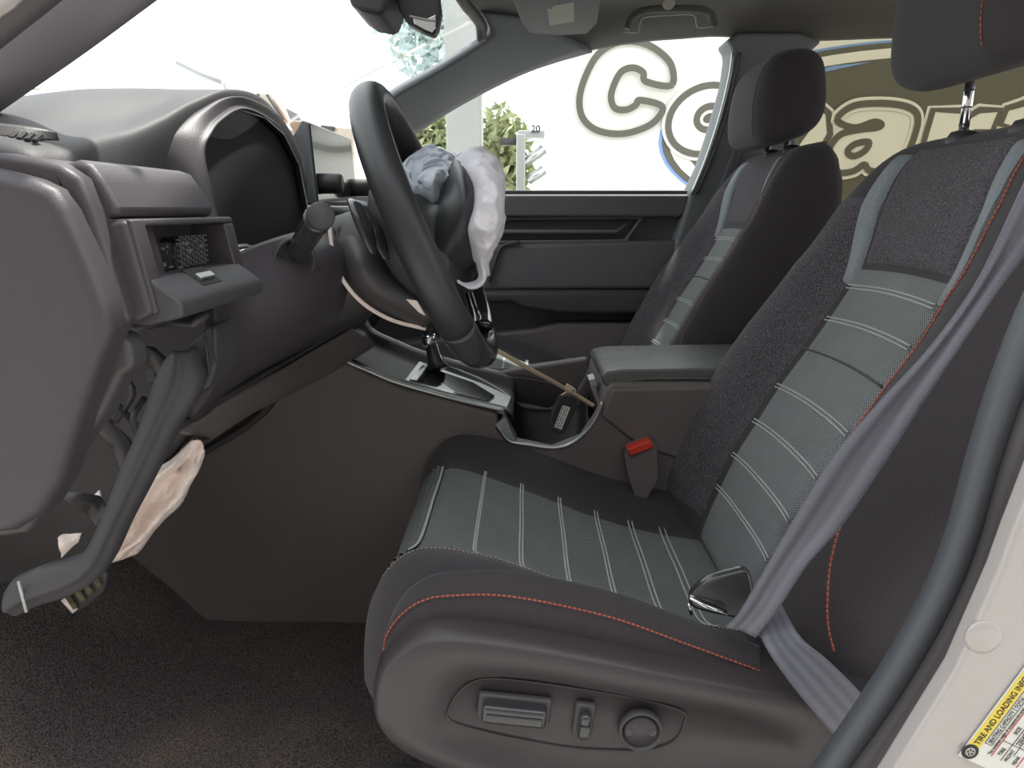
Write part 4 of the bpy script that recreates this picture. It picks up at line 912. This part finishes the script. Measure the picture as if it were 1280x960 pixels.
ribbon('webbing', P3([(918, 180, 1.91), (900, 230, 1.90), (872, 280, 1.88), (845, 335, 1.86), (828, 380, 1.85), (818, 432, 1.84)]), P3([(935, 186, 1.91), (918, 235, 1.90), (885, 290, 1.88), (852, 345, 1.86), (832, 390, 1.85), (822, 432, 1.84)]), M['belt'], pb, 40, 6)

# ================================================================== VISOR, MIRROR, HANDLE
sv = root('sun_visor', P(700, 20, 1.6), 'folded dark sun visor with a small pale label', 'sun visor')
vpts = [P(638, -8, 1.50), P(652, 30, 1.68), P(662, 42, 1.74), P(700, 46, 1.745), P(734, 43, 1.74), P(746, 30, 1.69), P(752, -8, 1.50)]
m = MB(); a = [m.bm.verts.new(v) for v in vpts]; b = [m.bm.verts.new(v+Vector((0, .006, .016))) for v in vpts]
m.bm.faces.new(a); m.bm.faces.new(list(reversed(b)))
for i in range(len(a)): m.bm.faces.new((a[i], b[i], b[(i+1) % len(a)], a[(i+1) % len(a)]))
m.build('visor_panel', M['plastic'], sv, bevel=.005)
def vis(px, py):   # point on the visor plane, a hair in front
    f = (py+8)/50.0; return P(px, py, 1.50+.24*min(1, f)-.006)
m = MB(); q = [vis(684, 9), vis(717, 3), vis(718, 27), vis(687, 32)]; a = [m.bm.verts.new(v) for v in q]; b = [m.bm.verts.new(v+Vector((0, .001, .001))) for v in q]
m.bm.faces.new(a); m.bm.faces.new(list(reversed(b)))
for i in range(4): m.bm.faces.new((a[i], b[i], b[(i+1) % 4], a[(i+1) % 4]))
m.build('visor_label', M['greylabel'], sv, smooth=False)
mi = root('rear_view_mirror', P(525, 10, 1.25), 'interior rear view mirror hanging at the top of the windshield', 'mirror')
prism('mirror_housing', [(492, -25), (530, -25), (548, -10), (551, 15), (547, 36), (542, 44), (530, 40), (510, 30), (498, 12)], 1.22, 1.25, M['dash_dark'], mi, bevel=.004)
prism('mirror_glass', [(515, 20), (530, 25), (545, 18), (545, 35), (540, 41), (530, 37), (518, 30)], 1.216, 1.222, M['chrome'], mi, bevel=.001)
MB().tube(cr(P3([(512, 20, 1.215), (530, 24, 1.215), (545, 26, 1.215)]), 10), .0018, 6).build('mirror_edge', M['line'], mi)
ca = root('windshield_camera_housing', P(460, 0, 1.25), 'dark rounded sensor housing beside the interior mirror', 'sensor housing')
prism('housing_shell', [(425, -30), (492, -30), (486, 0), (480, 14), (472, 18), (452, 14), (438, 5)], 1.18, 1.32, M['dash'], ca, bevel=.008)
gh = root('grab_handle', P(835, 25, 1.88), 'folded dark roof grab handle above the passenger window', 'grab handle')
MB().tube(cr(P3([(784, 36, 1.86), (790, 22, 1.86), (806, 13, 1.85), (840, 11, 1.85), (875, 12, 1.85), (888, 18, 1.86), (892, 32, 1.87)]), 30), .014, 12, flat=.6).build('handle_bar', M['headliner'], gh)
MB().tube(cr(P3([(779, 40, 1.853), (797, 40, 1.853), (800, 30, 1.848), (806, 22, 1.845), (840, 19, 1.84), (866, 19, 1.84), (870, 30, 1.848), (874, 35, 1.853), (892, 33, 1.853)]), 40), .0016, 6).build('handle_seam', M['line'], gh)
MB().lathe(P(836, 4, 1.80), (0, -.8, -.6), [(0, .014), (.003, .0135), (.004, .009), (.0045, 0)], 24).build('hook_cap', M['greylabel'], gh)

# ================================================================== PEDAL
pd = root('foot_pedal', P(105, 735, .95), 'dirty ribbed rubber pedal under the hanging trim strip', 'pedal')
pq = prism('pedal_pad', [(78, 738), (96, 712), (128, 705), (134, 720), (130, 740), (110, 758), (92, 768), (78, 756)], .78, .80, M['dash_dark'], pd, bevel=.004)
dm = plastic('dried mud', (.12, .10, .07), .95, 90, .8, .5, bigvar=90, col2=(.22, .18, .12))
for k in range(4): MB().tube(P3([(84+k*11, 744-k*8, .777), (94+k*10, 760-k*9, .777)]), .004, 6).build('pad_rib', dm, pd)
MB().tube(P3([(80, 748, .776), (94, 764, .776)]), .004, 6).build('mud_edge', M['kneebag'], pd)
MB().tube([P(108, 730, .80), P(80, 660, .90), P(90, 600, .95)], .010, 8, flat=.4).build('pedal_arm', M['black'], pd)

# ================================================================== OUTSIDE
gm = plastic('outside asphalt', (.42, .41, .39), .9, 30, .4, .15, bigvar=.8)
tag(MB().box((0, 20, -.32), (90, 60, .1)).build('ground', gm, smooth=False), 'pale sunlit paved yard', kind='structure')
# trailer with lettering
YT = 6.0
tr = root('lettered_trailer', (3, YT, -.25), 'white box trailer with large outlined lettering beyond the passenger windows', 'trailer')
mw = flat('trailer white', (.80, .79, .74), .5); mk = flat('trailer dark print', (.115, .108, .085), .5); mb = flat('trailer blue print', (.22, .36, .70), .5)
x0 = P(680, 200, YT).x
MB().box((x0+4.2, YT+1.2, 1.55), (8.4, 2.4, 2.9)).build('box_body', mw, tr, bevel=.03)
MB().box((x0+4.2, YT-.01, .12), (8.4, .05, .12)).build('lower_rail', M['satin'], tr, bevel=.01)
for xx in (x0+5.6, x0+6.8):
    w = MB().lathe((xx, YT+.15, .18), (0, -1, 0), [(0, .45), (.25, .45), (.28, .40), (.26, .25), (.22, .1), (.24, 0)], 28).build('trailer_wheel', M['black'], tr)
def letter(name, contours, layers):
    cs = []
    for k, ct in enumerate(contours):
        pts, smo = ct if isinstance(ct, tuple) else (ct, False)
        w = PP(pts, YT)
        if smo: w = [(v.x, v.z) for v in cr([(a, 0, b) for a, b in w], len(w)*5, True)]
        area = sum(w[i][0]*w[(i+1) % len(w)][1]-w[(i+1) % len(w)][0]*w[i][1] for i in range(len(w)))
        if (area < 0) != (k > 0): w.reverse()
        cs.append(w)
    for wd, mat, dep in layers:
        if wd > 0:      # stroke: a flat raised band along every contour
            m = MB()
            for w in cs:
                n = len(w); V = [Vector((a, 0, b)) for a, b in w]; q = []
                for i in range(n):
                    t = (V[(i+1) % n]-V[i-1]).normalized(); nn_ = Vector((-t.z, 0, t.x))*wd
                    q.append([m.bm.verts.new(V[i]+e+Vector((0, YT-dep-.00015*i, 0))) for e, y in ((nn_, 0), (-nn_, 0))])
                for i in range(n):
                    A_, B_ = q[i], q[(i+1) % n]
                    m.bm.faces.new((A_[0], A_[1], B_[1], B_[0]))
            m.build(name, mat, tr, smooth=False); continue
        c = bpy.data.curves.new('c', 'CURVE'); c.dimensions = '2D'; c.fill_mode = 'BOTH'; c.extrude = .0015
        for w in cs:
            sp_ = c.splines.new('POLY'); sp_.points.add(len(w)-1); sp_.use_cyclic_u = True
            for i, (a, b) in enumerate(w): sp_.points[i].co = (a, b, 0, 1)
        o = bpy.data.objects.new('c', c); COL.objects.link(o); dg = bpy.context.evaluated_depsgraph_get()
        me = bpy.data.meshes.new_from_object(o.evaluated_get(dg)); bpy.data.objects.remove(o)
        me.transform(Matrix.Translation((0, YT-dep, 0)) @ Matrix.Rotation(math.radians(90), 4, 'X')); me.materials.clear()
        link(name, me, mat, tr, smooth=False)
px = YT/FPX
def ell(cx_, cy_, rx, ry, n=64, rot=0): return [(cx_+rx*math.cos(2*math.pi*k/n)*math.cos(rot)-ry*math.sin(2*math.pi*k/n)*math.sin(rot), cy_+rx*math.cos(2*math.pi*k/n)*math.sin(rot)+ry*math.sin(2*math.pi*k/n)*math.cos(rot)) for k in range(n)]
letter('blue_oval', [ell(1165, 172, 342, 124, rot=-.02)], [(0, mb, .004)])
letter('dark_ring', [ell(1166, 172, 339, 121, rot=-.02)], [(0, mk, .008)])
letter('white_ring', [ell(1170, 172, 334, 114, rot=-.02)], [(0, mw, .012)])
letter('dark_oval', [ell(1176, 172, 322, 102, rot=-.02)], [(0, mk, .016)])
letter('blue_streak', [[(1012, 91), (1040, 83), (1088, 78), (1050, 86), (1014, 94)]], [(0, mb, .020)])
lay = [(7.5*px, mw, .019), (0, mw, .023), (3.8*px, mk, .026)]
C_ = [(838, 108), (806, 103), (803, 92), (791, 86), (777, 90), (768, 104), (763, 122), (768, 136), (782, 138), (794, 132), (799, 126), (827, 134), (818, 152), (798, 163), (772, 168), (745, 163), (728, 148), (724, 124), (732, 95), (748, 68), (772, 54), (800, 54), (824, 66), (839, 84)]
letter('letter_c', [(C_, True)], lay[2:])
letter('letter_o', [ell(882, 150, 50, 40, 40, rot=-.55), ell(886, 148, 17, 14, 24, rot=-.55)], lay)
letter('letter_p', [[(958, 135), (985, 128), (1020, 130), (1034, 142), (1036, 168), (1022, 192), (1000, 205), (975, 200), (968, 240), (935, 240), (948, 180)], [(990, 152), (1004, 152), (1006, 164), (996, 178), (984, 176)]], lay)
A_ = [(1044, 150), (1062, 134), (1090, 130), (1122, 132), (1141, 140), (1144, 156), (1135, 185), (1120, 214), (1086, 214), (1078, 206), (1065, 214), (1046, 216), (1034, 204), (1036, 184), (1050, 168), (1076, 162), (1094, 160), (1100, 156), (1090, 153), (1066, 160)]
letter('letter_a', [(A_, True), ([(1058, 188), (1068, 180), (1084, 178), (1080, 188), (1068, 195), (1060, 194)], True)], lay)
R_ = [(1164, 138), (1206, 139), (1202, 150), (1222, 138), (1248, 138), (1238, 165), (1216, 166), (1200, 176), (1188, 215), (1142, 215)]
letter('letter_r', [(R_, False)], lay)
T_ = [(1276, 130), (1306, 112), (1300, 134), (1322, 134), (1316, 156), (1292, 156), (1284, 186), (1304, 188), (1296, 214), (1262, 214), (1252, 198), (1262, 160), (1248, 156), (1256, 136)]
letter('letter_t', [(T_, False)], lay)
# yard structures
conc = plastic('concrete', (.38, .39, .38), .85, 60, .3, .08, bigvar=1.5)
pc = root('concrete_column', P(578, 200, 8.0), 'pale concrete column standing beyond the windshield pillar', 'column')
cx0, cx1 = P(558, 200, 8.0).x, P(602, 200, 8.0).x
m = MB().box(((cx0+cx1)/2, 8.2, 2.4), (cx1-cx0, .4, 5.4)).build('shaft', conc, pc, bevel=.02)
MB().box(((cx0+cx1)/2, 8.2, 5.3), ((cx1-cx0)*1.5, .7, .5)).build('capital', conc, pc, bevel=.03)
leafm = plastic('pale leaves', (.30, .36, .20), .8, 30, .2, .3, bigvar=8, col2=(.50, .52, .30))
def bush(name, cx_, cy_, Y, rx, rz, n, label, mat=None, trunk=True, leaf=.09):
    c = P(cx_, cy_, Y); r = root(name, (c.x, Y, -.27), label, 'shrub' if rz < 1 else 'tree')
    m = MB()
    for k in range(n):
        v = Vector((random.gauss(0, .45), random.gauss(0, .45), random.gauss(0, .45)))
        if v.length > 1.1: v *= 1.1/v.length
        p = c+Vector((v.x*rx, v.y*rx, v.z*rz)); d = Vector((random.uniform(-1, 1), random.uniform(-1, 1), random.uniform(-1, 1))).normalized()*leaf; e = d.cross(Vector((random.random(), random.random(), .3))).normalized()*leaf*.4
        a = [m.bm.verts.new(q) for q in (p-d, p+e, p+d, p-e)]; m.bm.faces.new(a)
    o = m.build('foliage', mat or leafm, r, smooth=False); o['kind'] = 'stuff'
    if trunk: MB().tube([(c.x, Y, -.27), (c.x+.05, Y, c.z)], .05, 8).build('stem', M['zip'], r)
bush('shrub', 530, 178, 9.8, .38, .55, 1500, 'dry yellowish shrub left of the concrete column')
bush('shrub', 628, 205, 9.0, .32, .60, 1200, 'pale green shrub between the column and the metal frame')
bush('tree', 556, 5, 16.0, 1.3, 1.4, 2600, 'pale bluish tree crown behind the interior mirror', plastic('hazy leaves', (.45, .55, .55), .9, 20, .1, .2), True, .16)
# metal rack
rk = root('metal_rack', P(655, 240, 5.8), 'grey metal frame rack beside the white trailer', 'rack')
gx = [P(x, 200, 5.8).x for x in (646, 657, 668, 678)]
zt2, zb2 = P(650, 168, 5.8).z, -.27
for x in (P(651, 200, 5.8).x, P(651, 200, 5.8).x+.0): pass
MB().box((P(651, 200, 5.8).x, 5.8, (zt2+zb2)/2), (.066, .066, zt2-zb2)).build('post', M['satin'], rk, bevel=.006)
MB().box((P(664, 200, 5.8).x, 5.8, zt2), (.20, .055, .055)).build('cross_bar', M['satin'], rk, bevel=.006)
for (a, b, c, d) in ((656, 204, 680, 186), (660, 226, 680, 212)):
    MB().tube([P(a, b, 5.8), P(c, d, 5.8)], .035, 4).build('brace', M['satin'], rk)
MB().box((P(637, 177, 5.85).x, 5.85, P(637, 177, 5.85).z), (.15, .03, .05)).build('side_plate', M['dash'], rk)
text_mesh('number_lettering', '20', .066, P(664, 165, 5.75), (1, 0, 0), (0, 0, 1), M['ink'], rk, .002, 1, .002)
# side mirror outside
sm = root('side_mirror', P(545, 205, 2.25), 'exterior side mirror seen past the airbag through the side window', 'mirror')
sgrid('mirror_shell', [P3([(515, 215, 2.20), (530, 192, 2.18), (552, 188, 2.18), (566, 200, 2.2), (568, 230, 2.2)]), P3([(520, 225, 2.3), (535, 205, 2.35), (550, 200, 2.35), (562, 208, 2.35), (565, 232, 2.3)])], M['dash'], sm, 24, 8, solid=.01)
MB().tube(cr(P3([(512, 212, 2.17), (528, 190, 2.15), (548, 186, 2.15), (560, 194, 2.17), (567, 210, 2.2)]), 20), .006, 8).build('shell_edge', M['pillar'], sm)
MB().tube([P(563, 225, 2.2), P(575, 243, 2.12), P(578, 250, 2.06)], .03, 8, flat=.6).build('mirror_mount', M['dash'], sm)
# left of the windshield: shed, lamp, roof debris
sh = root('corrugated_shed', P(20, 120, 14), 'pale corrugated shed roof at the far left beyond the dashboard', 'shed')
c0 = P(10, 108, 14.0)
shm = plastic('shed sheet', (.55, .62, .62), .5, 20, .1, .1)
MB().box((c0.x-1.2, 15.0, c0.z/2-.3), (3.6, 2.0, c0.z+.3)).build('shed_wall', shm, sh)
for k in range(7): MB().box((c0.x-1.2, 13.97, c0.z-.05-.12*k), (3.6, .06, .03)).build('sheet_rib', M['greylabel'], sh)
lp_ = root('yard_lamp', P(284, 112, 18), 'slim yard lamp with long tilted head in front of the white sky', 'lamp')
hp_ = [P(222, 78, 18), P(250, 92, 18), P(276, 102, 18)]
MB().tube(hp_, .11, 6, flat=.6).build('lamp_head', conc, lp_)
MB().tube([P(281, 104, 18), P(284, 116, 18), (P(284, 112, 18).x, 18, -.27)], .045, 6).build('pole', conc, lp_)
wr = root('wrecked_vehicle_panels', P(345, 150, 7), 'crumpled beige car panels heaped beyond the dashboard hood', 'scrap panels')
wm = plastic('faded beige paint', (.50, .44, .36), .6, 20, .1, .2); w2 = plastic('rusty panel', (.30, .19, .13), .7, 20, .2, .3)
for (q, mt, Y) in (([(322, 116), (338, 118), (352, 140), (358, 165), (345, 160)], wm, 7.0), ([(340, 122), (352, 138), (360, 152), (350, 158)], w2, 6.9), ([(356, 134), (372, 142), (374, 150), (362, 150)], M['pillar'], 7.2), ([(358, 150), (378, 152), (380, 165), (366, 164)], w2, 7.1), ([(352, 160), (382, 166), (386, 250), (340, 250)], wm, 7.2)):
    prism('crumpled_panel', q, Y, Y+.08, mt, wr, bevel=.01)
MB().box((P(350, 160, 7.15).x, 7.5, .35), (.5, .5, 1.3)).build('crushed_body', wm, wr, bevel=.02)
for (a, b) in (((316, 122), (324, 118)), ((334, 118), (354, 150))): MB().tube([P(a[0], a[1], 6.9), P(b[0], b[1], 6.9)], .015, 6).build('bent_strip', M['dash'], wr)
# second stack seen past the touchscreen
st2 = root('stacked_wreck', P(420, 200, 8.5), 'beige wrecked car body seen between touchscreen and wheel rim', 'scrap car')
for (q, mt, Y) in (([(395, 158), (440, 160), (445, 300), (395, 300)], wm, 8.5), ([(400, 156), (418, 158), (416, 164), (402, 163)], M['dash'], 8.45), ([(402, 190), (418, 190), (416, 198), (404, 198)], M['dash'], 8.45), ([(425, 188), (440, 190), (438, 196), (426, 196)], M['dash'], 8.45)):
    prism('body_panel', q, Y, Y+.1, mt, st2, bevel=.01)

MB().box((P(418, 200, 8.6).x, 8.9, .2), (.5, .5, 1.0)).build('crushed_body', wm, st2, bevel=.02)
# unseen wall and overhang behind the camera, added only to shade the near side
bm_ = plastic('shade wall', (.30, .28, .26), .9, 10, .2, .08)
nb = root('added_shade_wall', (0, -3.0, -.27), 'plain grey wall added out of view behind the camera for shade', 'wall')
MB().box((0, -3.2, 1.6), (16, .3, 3.8)).build('wall_panel', bm_, nb)
MB().box((1, -2.7, 3.5), (12, 1.0, .12)).build('shade_overhang', bm_, nb)

for o in bpy.data.objects:
    if '_b' in o: del o['_b']
